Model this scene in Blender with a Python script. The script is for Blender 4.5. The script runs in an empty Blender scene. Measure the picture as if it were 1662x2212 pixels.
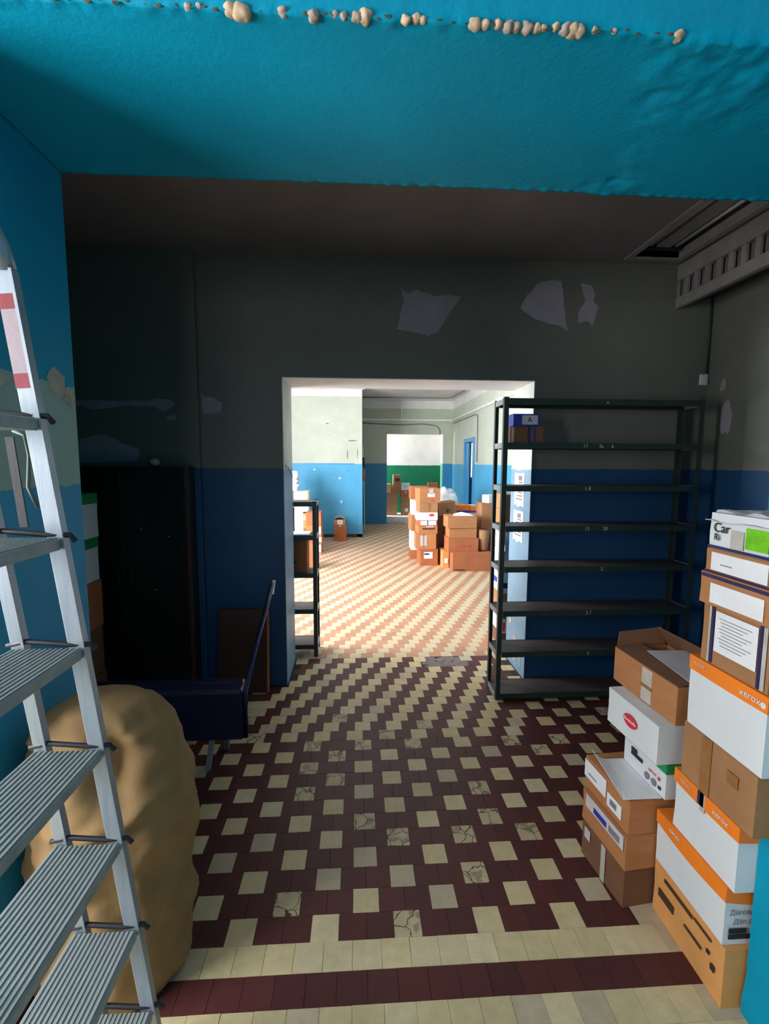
import bpy, bmesh, math, random
from mathutils import Vector, Matrix, noise
random.seed(7)
PI = math.pi
S = bpy.context.scene
COL = S.collection
# ---------------------------------------------------------------- camera
cam = bpy.data.cameras.new('camera'); camo = bpy.data.objects.new('camera', cam); COL.objects.link(camo)
S.camera = camo
W0, H0, F0 = 1662, 2212, 1010.57
pitch, yaw, roll = 0.105108859, 0.0579876307, -0.00445669223
fwd = Vector((math.sin(yaw)*math.cos(pitch), math.cos(yaw)*math.cos(pitch), -math.sin(pitch)))
rgt = Vector((math.cos(yaw), -math.sin(yaw), 0)); dwn = fwd.cross(rgt)
r2 = math.cos(roll)*rgt + math.sin(roll)*dwn; d2 = -math.sin(roll)*rgt + math.cos(roll)*dwn
camo.matrix_world = Matrix.Translation((0, 0, 1.678)) @ Matrix((r2, -d2, -fwd)).transposed().to_4x4()
cam.sensor_fit = 'VERTICAL'; cam.sensor_height = 24.0; cam.sensor_width = 24.0*W0/H0
cam.lens = 24.0*F0/H0; cam.clip_start = 0.02; cam.clip_end = 100
# ---------------------------------------------------------------- world, lights, exposure
S.view_settings.view_transform = 'Standard'; S.view_settings.look = 'None'
S.view_settings.gamma = 1.0; S.view_settings.use_curve_mapping = False
S.view_settings.exposure = 0.0
world = bpy.data.worlds.new('sky'); S.world = world; world.use_nodes = True
world.node_tree.nodes['Background'].inputs[0].default_value = (0.55, 0.72, 1.0, 1)
world.node_tree.nodes['Background'].inputs[1].default_value = 0.6
def area(name, loc, target, sx, sy, power, color):
    l = bpy.data.lights.new(name, 'AREA'); l.shape = 'RECTANGLE'; l.size = sx; l.size_y = sy
    l.energy = power; l.color = color
    o = bpy.data.objects.new(name, l); COL.objects.link(o); o.location = loc
    o.rotation_euler = (Vector(target)-Vector(loc)).to_track_quat('-Z', 'Y').to_euler()
    return o
area('daylight_entrance_room', (-2.78, 0.20, 1.75), (0.2, 0.50, 1.55), 1.55, 1.65, 215, (0.98, 0.98, 0.97))
area('fill_entrance_back', (-1.1, -3.55, 1.75), (-0.6, 0.0, 1.45), 1.35, 1.6, 36, (0.97, 0.98, 0.98))  # added fill from behind the camera, lifts the box fronts and lintel
area('daylight_storage_hall', (-3.2, 5.55, 1.95), (1.0, 7.7, 2.75), 3.0, 1.75, 720, (0.97, 0.985, 1.0))
area('daylight_green_room', (-1.35, 13.62, 1.9), (2.0, 13.75, 1.6), 0.85, 1.6, 260, (1.0, 0.98, 0.96))
S.cycles.max_bounces = 10; S.cycles.diffuse_bounces = 6
S.cycles.use_denoising = True; S.cycles.sample_clamp_indirect = 4
S.cycles.use_adaptive_sampling = True; S.cycles.adaptive_threshold = 0.02
S.cycles.caustics_reflective = False; S.cycles.caustics_refractive = False

# ---------------------------------------------------------------- materials
def lin(c): return c/12.92 if c <= 0.04045 else ((c+0.055)/1.055)**2.4
def rgb(r, g, b): return (lin(r/255), lin(g/255), lin(b/255), 1)
class NT:
    def __init__(s, m):
        m.use_nodes = True; s.t = m.node_tree; s.b = s.t.nodes['Principled BSDF']
    def n(s, typ, **k):
        x = s.t.nodes.new(typ)
        for a, v in k.items(): setattr(x, a, v)
        return x
    def l(s, a, b): s.t.links.new(a, b)
    def mix(s, fac, a, b):
        x = s.n('ShaderNodeMix', data_type='RGBA')
        for i, v in ((0, fac), (6, a), (7, b)):
            if hasattr(v, 'links'): s.l(v, x.inputs[i])
            else: x.inputs[i].default_value = v
        return x.outputs[2]
    def math(s, op, a, b=0.0, clamp=False):
        x = s.n('ShaderNodeMath', operation=op, use_clamp=clamp)
        for i, v in ((0, a), (1, b)):
            if hasattr(v, 'links'): s.l(v, x.inputs[i])
            else: x.inputs[i].default_value = v
        return x.outputs[0]
    def noise(s, vec, scale, detail=4, rough=0.6, dim='3D'):
        x = s.n('ShaderNodeTexNoise'); x.inputs['Scale'].default_value = scale
        x.inputs['Detail'].default_value = detail; x.inputs['Roughness'].default_value = rough
        s.l(vec, x.inputs['Vector']); return x.outputs['Fac']
    def ramp(s, v, lo, hi, a=0.0, b=1.0):
        x = s.n('ShaderNodeMapRange', clamp=True); s.l(v, x.inputs[0])
        for i, q in ((1, lo), (2, hi), (3, a), (4, b)): x.inputs[i].default_value = q
        return x.outputs[0]
    def bump(s, h, strength=0.3, dist=0.01):
        x = s.n('ShaderNodeBump'); x.inputs['Strength'].default_value = strength; x.inputs['Distance'].default_value = dist
        s.l(h, x.inputs['Height']); s.l(x.outputs[0], s.b.inputs['Normal'])
def dark(c, f): return (c[0]*f, c[1]*f, c[2]*f, 1)
MATS = {}
def M(name, c, rough=0.6, metal=0.0, var=0.12, scale=6.0, bump=0.15, bscale=40.0, c2=None, stretch=None, spec=0.5):
    if name in MATS: return MATS[name]
    m = bpy.data.materials.new(name); MATS[name] = m; n = NT(m)
    tc = n.n('ShaderNodeTexCoord').outputs['Object']
    if stretch:
        mp = n.n('ShaderNodeMapping'); mp.inputs['Scale'].default_value = stretch; n.l(tc, mp.inputs[0]); tc = mp.outputs[0]
    f = n.noise(tc, scale)
    f = n.ramp(f, 0.3, 0.7)
    n.l(n.mix(f, dark(c, 1-var), c2 or dark(c, 1+var)), n.b.inputs['Base Color'])
    n.b.inputs['Roughness'].default_value = rough; n.b.inputs['Metallic'].default_value = metal
    n.b.inputs['Specular IOR Level'].default_value = spec
    if bump: n.bump(n.noise(tc, bscale), bump, 0.004)
    return m
def wall_mat(name, bands, rough=0.5, wob=0.012, dirt=0.12, bump=0.25, bscale=30, spec=0.4):
    """bands: [(z, colour above z), ...] rising; painted bands of an oil-painted wall"""
    m = bpy.data.materials.new(name); n = NT(m)
    pos = n.n('ShaderNodeNewGeometry').outputs['Position']
    sep = n.n('ShaderNodeSeparateXYZ'); n.l(pos, sep.inputs[0])
    nz = n.noise(pos, 9.0, 5)
    z = n.math('ADD', sep.outputs[2], n.math('MULTIPLY', n.math('SUBTRACT', nz, 0.5), wob*2))
    col = bands[0][1]
    for zz, c in bands[1:]:
        col = n.mix(n.math('GREATER_THAN', z, zz), col, c)
    d = n.ramp(n.noise(pos, 2.2, 6, 0.65), 0.35, 0.75, 1-dirt, 1+dirt*0.4)
    mm = n.n('ShaderNodeMix', data_type='RGBA', blend_type='MULTIPLY'); mm.inputs[0].default_value = 1
    if hasattr(col, 'links'): n.l(col, mm.inputs[6])
    else: mm.inputs[6].default_value = col
    cc = n.n('ShaderNodeCombineColor')
    for i in range(3): n.l(d, cc.inputs[i])
    n.l(cc.outputs[0], mm.inputs[7]); n.l(mm.outputs[2], n.b.inputs['Base Color'])
    n.b.inputs['Roughness'].default_value = rough; n.b.inputs['Specular IOR Level'].default_value = spec
    n.bump(n.noise(pos, bscale, 6), bump, 0.006)
    return m
C_BLUE = rgb(80, 168, 214); C_CREAM = rgb(196, 203, 189); C_WHITE = rgb(226, 226, 224); C_TEAL = rgb(0, 148, 182)
C_GREEN = rgb(2, 106, 72)
W_HALL = wall_mat('oil_paint_hall_shaded', [(0, rgb(36, 80, 122)), (1.635, rgb(118, 119, 111))])  # same paint as the storage walls, darkened to carry the hall's shade
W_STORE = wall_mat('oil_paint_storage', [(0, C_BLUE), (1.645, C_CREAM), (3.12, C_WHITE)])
W_FAR = wall_mat('oil_paint_far_wall', [(0, rgb(50, 132, 178)), (1.655, rgb(184, 194, 176)), (3.13, C_WHITE)])
W_GREEN = wall_mat('oil_paint_green_room', [(0, C_GREEN), (1.60, rgb(226, 222, 222))])
W_TEAL = wall_mat('oil_paint_teal', [(0, C_TEAL)], rough=0.6, bump=0.3, bscale=60, spec=0.15)
W_JAMB = wall_mat('oil_paint_entrance_jamb', [(0, rgb(48, 150, 190)), (1.59, rgb(150, 178, 166)), (1.95, C_TEAL)], rough=0.55, wob=0.02, spec=0.2)
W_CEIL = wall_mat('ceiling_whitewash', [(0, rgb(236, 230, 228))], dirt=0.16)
W_CEILH = wall_mat('hall_ceiling_shaded', [(0, rgb(138, 128, 130))], dirt=0.2)  # whitewash darkened, the hall's shade is put into its colour
W_REVEAL = wall_mat('oil_paint_reveal', [(0, rgb(128, 160, 184)), (1.625, rgb(200, 202, 196))], wob=0.03, dirt=0.3)
GROUT = M('floor_grout', rgb(54, 38, 36), 0.9)
CONCRETE = M('bare_screed', rgb(120, 110, 104), 0.95, bump=0.8, bscale=60, var=0.3, scale=30)
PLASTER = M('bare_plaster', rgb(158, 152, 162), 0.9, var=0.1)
PLASTER2 = M('bare_plaster_warm', rgb(176, 164, 150), 0.9, var=0.2, scale=14)

def tile_mat(name, c, var=0.14, rough=0.5, crack=False):
    m = bpy.data.materials.new(name); n = NT(m)
    pos = n.n('ShaderNodeNewGeometry').outputs['Position']
    oi = n.n('ShaderNodeObjectInfo').outputs['Random']
    f = n.ramp(n.noise(pos, 22, 6, 0.7), 0.3, 0.7)
    col = n.mix(f, dark(c, 1-var), dark(c, 1+var))
    col = n.mix(n.math('MULTIPLY', oi, 0.28), col, dark(c, 0.66))
    if crack:
        v = n.n('ShaderNodeTexVoronoi', feature='DISTANCE_TO_EDGE'); v.inputs['Scale'].default_value = 13
        wb = n.n('ShaderNodeVectorMath', operation='ADD'); n.l(pos, wb.inputs[0])
        nn = n.n('ShaderNodeTexNoise'); nn.inputs['Scale'].default_value = 30; n.l(pos, nn.inputs['Vector'])
        sc = n.n('ShaderNodeVectorMath', operation='SCALE'); n.l(nn.outputs['Color'], sc.inputs[0]); sc.inputs['Scale'].default_value = 0.035
        n.l(sc.outputs[0], wb.inputs[1]); n.l(wb.outputs[0], v.inputs['Vector'])
        mask = n.math('LESS_THAN', v.outputs['Distance'], 0.022)
        big = n.ramp(n.noise(pos, 16, 3), 0.56, 0.6)
        mask = n.math('MAXIMUM', mask, n.math('MULTIPLY', big, 0.45))
        col = n.mix(mask, col, rgb(66, 58, 52))
    n.l(col, n.b.inputs['Base Color']); n.b.inputs['Roughness'].default_value = rough
    n.b.inputs['Specular IOR Level'].default_value = 0.35
    n.bump(n.noise(pos, 120, 4), 0.15, 0.002)
    return m
T_CREAM = tile_mat('tile_cream', rgb(204, 188, 146)); T_CREAM2 = tile_mat('tile_cream_grey', rgb(188, 174, 146))
T_CREAM3 = tile_mat('tile_cream_pale', rgb(208, 194, 156)); T_CRACK = tile_mat('tile_cream_cracked', rgb(194, 178, 142), crack=True)
T_RED = tile_mat('tile_oxblood', rgb(84, 42, 40), 0.12); T_RED2 = tile_mat('tile_oxblood_dark', rgb(77, 39, 39), 0.12)
T_TAN = tile_mat('tile_tan', rgb(182, 136, 106), 0.12); T_TAN2 = tile_mat('tile_tan_dark', rgb(172, 130, 104), 0.12)
T_CF = tile_mat('tile_cream_dusty', rgb(198, 182, 152), 0.1)
KRAFT = M('kraft_cardboard', rgb(174, 116, 72), 0.8, var=0.1, scale=4, stretch=(1, 1, 6))
KRAFT2 = M('kraft_cardboard_red', rgb(168, 98, 60), 0.8, var=0.1, scale=4)
KRAFT3 = M('kraft_cardboard_grey', rgb(158, 114, 76), 0.8, var=0.14, scale=5)
KRAFT4 = M('kraft_cardboard_yellow', rgb(216, 152, 88), 0.75, var=0.12, scale=5)
KRAFTD = M('kraft_cardboard_dark', rgb(116, 78, 54), 0.85, var=0.15, scale=5)
INSIDE = M('cardboard_inside', rgb(70, 48, 36), 0.9)
TAN = M('raw_cardboard_edge', rgb(188, 160, 128), 0.9)
WHITEB = M('white_cardboard', rgb(214, 218, 222), 0.6, var=0.05, scale=3)
PAPER = M('paper', rgb(226, 226, 230), 0.8, var=0.05, scale=12)
PAPERG = M('paper_grey', rgb(196, 190, 194), 0.8, var=0.1, scale=14)
ORANGE = M('orange_print', rgb(240, 128, 36), 0.5, var=0.06)
GREENB = M('green_print', rgb(20, 140, 76), 0.5, var=0.08)
LIME = M('lime_print', rgb(110, 190, 30), 0.5, var=0.25, scale=30)
REDP = M('red_print', rgb(214, 52, 62), 0.5, var=0.1)
BLUEP = M('blue_print', rgb(44, 56, 160), 0.5, var=0.12, scale=12)
NAVYP = M('navy_tape', rgb(44, 46, 92), 0.4, var=0.2)
TAPE = M('clear_tape', rgb(186, 178, 170), 0.3, var=0.15, scale=16)
TAPEB = M('brown_tape', rgb(150, 104, 62), 0.3, var=0.15, scale=16)
INK = M('black_ink', rgb(40, 36, 38), 0.7, var=0.2)
INKB = M('brown_ink', rgb(70, 48, 34), 0.7, var=0.2)
INKG = M('grey_ink', rgb(120, 118, 128), 0.8, var=0.2, scale=60)
STEELG = M('dark_green_steel', rgb(44, 58, 54), 0.45, 0.0, var=0.2, scale=10, bump=0.1)
RUSTY = M('worn_steel', rgb(70, 54, 46), 0.6, 0.0, var=0.35, scale=16, bump=0.1)
SHELFM = M('shelf_board', rgb(72, 64, 62), 0.6, var=0.25, scale=8, stretch=(1, 5, 5))
SHELFG = M('shelf_tray_grey', rgb(150, 156, 160), 0.6, var=0.2, scale=8)
ALU = M('brushed_aluminium', rgb(170, 178, 188), 0.45, 0.6, var=0.1, scale=8, stretch=(12, 12, 0.6), bump=0.05)
ALUT = M('ribbed_tread', rgb(158, 166, 166), 0.55, 0.35, var=0.16, scale=20, stretch=(40, 1, 1), bump=0.3)
BLACKP = M('black_plastic', rgb(28, 30, 36), 0.5)
STICK = M('red_white_sticker', rgb(176, 156, 162), 0.6)
STICKR = M('red_sticker', rgb(150, 50, 60), 0.6)
NAVY = M('navy_vinyl', rgb(22, 30, 62), 0.45, var=0.2, scale=12)
BLACKW = M('black_stained_wood', rgb(22, 18, 18), 0.5, var=0.3, scale=5, stretch=(6, 6, 1))
BROWNW = M('brown_wood', rgb(74, 46, 38), 0.6, var=0.25, scale=5, stretch=(6, 6, 1))
ORNGW = M('orange_wood_edge', rgb(186, 104, 62), 0.6)
SACK = M('kraft_sack_paper', rgb(146, 114, 74), 0.85, var=0.16, scale=5, bump=0.5, bscale=18)
STONE = M('gravel_aggregate', rgb(196, 168, 138), 0.85, var=0.25, scale=20)
STONE2 = M('gravel_grey', rgb(166, 150, 136), 0.85, var=0.25, scale=20)
WHITEP = M('white_enamel', rgb(220, 218, 214), 0.4, var=0.06)
DULLW = M('dull_white_enamel', rgb(150, 142, 140), 0.6, var=0.2)
CABLE = M('grey_cable', rgb(110, 112, 108), 0.6)
BLUEW = M('blue_gloss_wood', rgb(64, 142, 196), 0.4, var=0.1)
POLY = M('white_polythene', rgb(214, 220, 226), 0.3, var=0.1, scale=8, bump=0.6, bscale=12)
NEWS = M('newsprint', rgb(206, 196, 190), 0.8, var=0.4, scale=26)
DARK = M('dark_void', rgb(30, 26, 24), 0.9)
GLASS = bpy.data.materials.new('window_glass'); GLASS.use_nodes = True
_t = GLASS.node_tree; _t.nodes.remove(_t.nodes['Principled BSDF'])
_tr = _t.nodes.new('ShaderNodeBsdfTransparent'); _gl = _t.nodes.new('ShaderNodeBsdfGlossy'); _gl.inputs['Roughness'].default_value = 0.02
_mx = _t.nodes.new('ShaderNodeMixShader'); _mx.inputs[0].default_value = 0.06
_t.links.new(_tr.outputs[0], _mx.inputs[1]); _t.links.new(_gl.outputs[0], _mx.inputs[2]); _t.links.new(_mx.outputs[0], _t.nodes['Material Output'].inputs[0])

# ---------------------------------------------------------------- mesh helpers
def bm_box(bm, x0, x1, y0, y1, z0, z1, bev=0.0, mi=0):
    vs = [bm.verts.new(p) for p in ((x0,y0,z0),(x1,y0,z0),(x1,y1,z0),(x0,y1,z0),(x0,y0,z1),(x1,y0,z1),(x1,y1,z1),(x0,y1,z1))]
    fs = [bm.faces.new([vs[i] for i in q]) for q in ((3,2,1,0),(4,5,6,7),(0,1,5,4),(1,2,6,5),(2,3,7,6),(3,0,4,7))]
    for f in fs: f.material_index = mi
    if bev:
        es = list({e for f in fs for e in f.edges})
        bmesh.ops.bevel(bm, geom=es, offset=bev, segments=1, affect='EDGES', material=-1)
def bm_beam(bm, a, b, w, d, up=(0, 0, 1), bev=0.0):
    """box section bar from a to b; w along side axis, d along the other"""
    a = Vector(a); b = Vector(b); t = (b-a).normalized(); u = Vector(up)
    s = t.cross(u)
    if s.length < 1e-4: s = t.cross(Vector((1, 0, 0)))
    s.normalize(); v = s.cross(t).normalized()
    ps = []
    for p in (a, b):
        for i, j in ((-1,-1),(1,-1),(1,1),(-1,1)): ps.append(bm.verts.new(p + s*i*w/2 + v*j*d/2))
    fs = [bm.faces.new([ps[i] for i in q]) for q in ((0,1,2,3),(7,6,5,4),(4,5,1,0),(5,6,2,1),(6,7,3,2),(7,4,0,3))]
    if bev: bmesh.ops.bevel(bm, geom=list({e for f in fs for e in f.edges}), offset=bev, segments=1, affect='EDGES')
def bm_tube(bm, pts, r, n=8):
    pts = [Vector(p) for p in pts]; rings = []
    for i, p in enumerate(pts):
        t = (pts[min(i+1, len(pts)-1)] - pts[max(i-1, 0)]).normalized()
        s = t.cross(Vector((0.3, 0.2, 1))).normalized(); v = s.cross(t)
        rr = r[i] if isinstance(r, (list, tuple)) else r
        rings.append([bm.verts.new(p + (s*math.cos(a)+v*math.sin(a))*rr) for a in [2*math.pi*k/n for k in range(n)]])
    for a, b in zip(rings, rings[1:]):
        for k in range(n): bm.faces.new((a[k], a[(k+1) % n], b[(k+1) % n], b[k]))
    bm.faces.new(rings[0][::-1]); bm.faces.new(rings[-1])
def bm_poly(bm, pts, thick):
    """extruded polygon: pts list of Vector, thick Vector"""
    a = [bm.verts.new(p) for p in pts]; b = [bm.verts.new(Vector(p)+Vector(thick)) for p in pts]
    n = len(a); bm.faces.new(a[::-1]); bm.faces.new(b)
    for i in range(n): bm.faces.new((a[i], a[(i+1) % n], b[(i+1) % n], b[i]))
def mk(name, bm, mat, parent=None, smooth=False):
    bmesh.ops.recalc_face_normals(bm, faces=bm.faces)
    me = bpy.data.meshes.new(name); bm.to_mesh(me); bm.free()
    for m in (mat if isinstance(mat, (list, tuple)) else [mat]): me.materials.append(m)
    if smooth:
        for p in me.polygons: p.use_smooth = True
    o = bpy.data.objects.new(name, me); COL.objects.link(o)
    if parent is not None: o.parent = parent
    return o
def boxo(name, x0, x1, y0, y1, z0, z1, mat, parent=None, bev=0.0):
    bm = bmesh.new(); bm_box(bm, x0, x1, y0, y1, z0, z1, bev); return mk(name, bm, mat, parent)
def beamo(name, a, b, w, d, mat, parent=None, up=(0, 0, 1), bev=0.0):
    bm = bmesh.new(); bm_beam(bm, a, b, w, d, up, bev); return mk(name, bm, mat, parent)
def tubeo(name, pts, r, mat, parent=None, n=8, smooth=True):
    bm = bmesh.new(); bm_tube(bm, pts, r, n); return mk(name, bm, mat, parent, smooth)
def polyo(name, pts, thick, mat, parent=None):
    bm = bmesh.new(); bm_poly(bm, [Vector(p) for p in pts], Vector(thick)); return mk(name, bm, mat, parent)
def struct(o): o['kind'] = 'structure'; return o
def tag(o, label, cat, group=None):
    o['label'] = label; o['category'] = cat
    if group: o['group'] = group
    return o
def thing(name, label, cat, loc=(0, 0, 0), rz=0.0, group=None):
    o = bpy.data.objects.new(name, None); COL.objects.link(o); o.location = loc; o.rotation_euler = (0, 0, rz)
    o.empty_display_size = 0.05
    return tag(o, label, cat, group)
def blob(pts_c, r, k=12, jit=0.25):
    out = []
    for i in range(k):
        a = 2*math.pi*i/k; rr = 1+random.uniform(-jit, jit)
        out.append((pts_c[0]+math.cos(a)*r[0]*rr, pts_c[1]+math.sin(a)*r[1]*rr))
    return out
_txt = {}
def text_mesh(s, size, thick=0.0006):
    key = (s, size)
    if key in _txt: return _txt[key]
    cu = bpy.data.curves.new('lettering', 'FONT'); cu.body = s; cu.size = size; cu.extrude = thick; cu.resolution_u = 3
    cu.align_x = 'CENTER'; cu.align_y = 'CENTER'
    o = bpy.data.objects.new('lettering', cu); COL.objects.link(o)
    dg = bpy.context.evaluated_depsgraph_get(); me = bpy.data.meshes.new_from_object(o.evaluated_get(dg))
    bpy.data.objects.remove(o); _txt[key] = me
    return me
FACE = {'F': ((1,0,0),(0,0,1),(0,-1,0)), 'L': ((0,-1,0),(0,0,1),(-1,0,0)), 'R': ((0,1,0),(0,0,1),(1,0,0)),
        'B': ((-1,0,0),(0,0,1),(0,1,0)), 'T': ((1,0,0),(0,1,0),(0,0,1))}
def text_at(s, size, face, loc, mat, parent, tilt=0.0):
    me = text_mesh(s, size).copy(); me.materials.clear(); me.materials.append(mat)
    o = bpy.data.objects.new('lettering', me); COL.objects.link(o); o.parent = parent
    x, y, z = [Vector(v) for v in FACE[face]]
    m = Matrix((x, y, z)).transposed().to_4x4()
    o.matrix_local = Matrix.Translation(loc) @ m @ Matrix.Rotation(tilt, 4, 'Z')
    return o

# ---------------------------------------------------------------- cardboard boxes
def carton(label, x0, x1, y0, y1, z0, z1, mat, group=None, rz=0.0, name='cardboard_box', lid=None, lid_h=0.045,
           feats=(), flaps=True, tape=None, bulge=0.004, lid_drop=0.0, cat='box', tilt=None):
    sx, sy, sz = x1-x0, y1-y0, z1-z0-0.0015
    t = thing(name, label, cat, ((x0+x1)/2, (y0+y1)/2, z0+0.0005), rz, group)
    if tilt: t.rotation_euler = (tilt[0], tilt[1], rz)
    hx, hy = sx/2, sy/2
    bm = bmesh.new()
    top = sz-0.004 if (flaps and not lid) else sz-(0.003 if lid else 0)
    bm_box(bm, -hx, hx, -hy, hy, 0, top)
    bmesh.ops.subdivide_edges(bm, edges=bm.edges[:], cuts=3, use_grid_fill=True)
    sd = random.uniform(0, 50)
    for v in bm.verts:
        if 0.002 < v.co.z < top-0.002:
            nn = noise.noise(Vector((v.co.x*6+sd, v.co.y*6, v.co.z*6)))
            k = math.sin(math.pi*v.co.z/top)
            v.co.x += math.copysign(1, v.co.x)*nn*bulge*k*(abs(v.co.x) > hx*0.98)
            v.co.y += math.copysign(1, v.co.y)*nn*bulge*k*(abs(v.co.y) > hy*0.98)
    mk('body', bm, mat, t)
    if lid:
        e = 0.004
        bm = bmesh.new()
        n = 10; zt = sz; zb = sz-lid_h
        # lid shell with a slightly wavy lower hem
        per = [(-hx-e, -hy-e), (hx+e, -hy-e), (hx+e, hy+e), (-hx-e, hy+e)]
        loop = []
        for i in range(4):
            a, b = per[i], per[(i+1) % 4]
            for k in range(n): loop.append((a[0]+(b[0]-a[0])*k/n, a[1]+(b[1]-a[1])*k/n, math.sin(math.pi*k/n)))
        lo = [bm.verts.new((x, y, zb-lid_drop*s)) for x, y, s in loop]
        up = [bm.verts.new((x, y, zt-lid_drop*s*0.0)) for x, y, s in loop]
        for i in range(len(loop)):
            j = (i+1) % len(loop); bm.faces.new((lo[i], lo[j], up[j], up[i]))
        bm.faces.new(up)
        mk('lid', bm, lid, t)
    elif flaps:
        g = 0.002
        boxo('flap', -hx, -g, -hy, hy, top, sz, mat, t, 0.0008)
        boxo('flap', g, hx, -hy, hy, top, sz, mat, t, 0.0008)
    if tape:
        tw = min(0.024, sx*0.09)
        boxo('tape', -tw, tw, -hy-0.0052, hy*0.98, sz-0.0003, sz+0.0006, tape, t)
        boxo('tape', -tw, tw, -hy-0.0060, -hy-0.0040, sz*0.52, sz+0.0006, tape, t)
    for f in feats:
        kind, face = f[0], f[1]
        off = 0.0012 + (0.0045 if (lid and kind in ('lidtext', 'lidband')) else bulge*0.85)
        if kind in ('text', 'lidtext'):
            _, _, u, v, size, s, m2 = f[:7]
            P = face_pt(face, u, v, hx, hy, sz, off+.0012); text_at(s, size, face, P, m2, t, f[7] if len(f) > 7 else 0.0)
        elif kind == 'oval':
            _, _, u, v, ru, rv, m2 = f
            X, Y, N = [Vector(q) for q in FACE[face]]; c = Vector(face_pt(face, u, v, hx, hy, sz, off))
            polyo('emblem', [c+X*math.cos(a)*ru+Y*math.sin(a)*rv for a in [2*math.pi*i/20 for i in range(20)]], N*0.0008, m2, t)
        else:
            _, _, u0, v0, u1, v1, m2 = f[:7]
            X, Y, N = [Vector(q) for q in FACE[face]]
            a = Vector(face_pt(face, u0, v0, hx, hy, sz, off-0.0012)); b = Vector(face_pt(face, u1, v0, hx, hy, sz, off-0.0012))
            c = Vector(face_pt(face, u1, v1, hx, hy, sz, off-0.0012)); d = Vector(face_pt(face, u0, v1, hx, hy, sz, off-0.0012))
            nm = {'label': 'paper_label', 'tape': 'tape', 'print': 'printed_mark', 'lidband': 'tape'}[kind]
            polyo(nm, [a, b, c, d], N*(0.0008 if kind == 'label' else 0.0012 if kind != 'print' else 0.0018), m2, t)
    return t
def face_pt(face, u, v, hx, hy, sz, off):
    if face == 'F': return (-hx+2*hx*u, -hy-off, sz*v)
    if face == 'B': return (hx-2*hx*u, hy+off, sz*v)
    if face == 'L': return (-hx-off, hy-2*hy*u, sz*v)
    if face == 'R': return (hx+off, -hy+2*hy*u, sz*v)
    return (-hx+2*hx*u, -hy+2*hy*v, sz+off*0.4)

# ================================================================ STRUCTURE
HW, HD = 3.42, 3.87           # hall front wall and its back face
# ---- floor
floor = struct(boxo('floor', -4.2, 3.4, -3.4, 13.0, -0.12, -0.003, GROUT))
def tile_mesh(m, chip=0):
    bm = bmesh.new(); b, tt = 0.0496, 0.0490
    lo = [bm.verts.new((x*b, y*b, -0.008)) for x, y in ((-1,-1),(1,-1),(1,1),(-1,1))]
    mid = [bm.verts.new((x*b, y*b, -0.0012)) for x, y in ((-1,-1),(1,-1),(1,1),(-1,1))]
    up = [bm.verts.new((x*tt, y*tt, 0)) for x, y in ((-1,-1),(1,-1),(1,1),(-1,1))]
    for p, q in ((lo, mid), (mid, up)):
        for i in range(4): bm.faces.new((p[i], p[(i+1) % 4], q[(i+1) % 4], q[i]))
    bm.faces.new(up)
    me = bpy.data.meshes.new('tile'); bm.to_mesh(me); bm.free(); me.materials.append(m); return me
TM = {k: tile_mesh(m) for k, m in dict(c=T_CREAM, d=T_CREAM2, e=T_CREAM3, x=T_CRACK, r=T_RED, s=T_RED2, t=T_TAN, u=T_TAN2, f=T_CF).items()}
KEYS = list(TM); KMAT = dict(c=T_CREAM, d=T_CREAM2, e=T_CREAM3, x=T_CRACK, r=T_RED, s=T_RED2, t=T_TAN, u=T_TAN2, f=T_CF)
CRACKED = {(4.5,7),(4.5,5),(0,4),(3,4),(3,2),(-4.5,9),(-4.5,7),(-4.5,11),(-3,10),(9,12),(9,10),(0,0),(-3,8),(-1.5,5),(6,4),(-4.5,1)}
def tile_key(u, k, x, y):
    rnd = random.random()
    if y > HD: # storage hall: alternate cream and tan, rows stepping half a tile
        if round(u*2-k) % 4 == 0: return 'f'
        return 't' if rnd < .6 else 'u'
    cream = 'c' if rnd < .62 else ('d' if rnd < .8 else 'e')
    red = 'r' if rnd < .6 else 's'
    if k == -1: return cream
    if k == -2: return red
    if k < -2: return cream
    if k == 15 and x < -0.58: return cream
    if k >= 12 and -0.62 < x < 1.1:
        is_c = round(u*2-k) % 4 == 0
    else:
        is_c = round(u*2-3*k) % 6 == 0
    if is_c:
        if (u, k) in CRACKED or (k in (11, 12, 13, 14) and rnd < .2): return 'x'
        return cream
    return red
tiles = []
for k in range(-26, 113):
    y = 1.539+0.1*k
    if k >= 16: y += 0.0   # same bond throughout
    dense = k >= 12
    for i in range(-36, 34):
        u = i + (0.5 if k % 2 else 0.0)
        x = 0.1804+0.1*u
        if k < -5 and not (-2.5 < x < 2.0): continue
        if k < -5 and (k % 1): continue
        if not (-3.0 < x < 2.58): continue
        if HW-0.03 < y < HD+0.02 and not (-0.5 < x < 1.26): continue
        if -2.9 < x < 2.6 and y > 12.75: continue
        # missing tiles by the threshold
        if y < HD+0.05 and y > 3.66 and 0.56 < x < 0.93+0.04*math.sin(k*3): continue
        tiles.append((x, y, tile_key(u, k, x, y)))
def seen_rank(t):
    x, y, _ = t
    return 0 if (1.17 < y < 3.2 and -0.62+0.0*y < x < 1.08 and not (y < 1.6 and x > 1.05)) else 1
tiles.sort(key=lambda t: (seen_rank(t), t[1]))
rest = bmesh.new(); V = []; Fc = []; Mi = []
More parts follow.
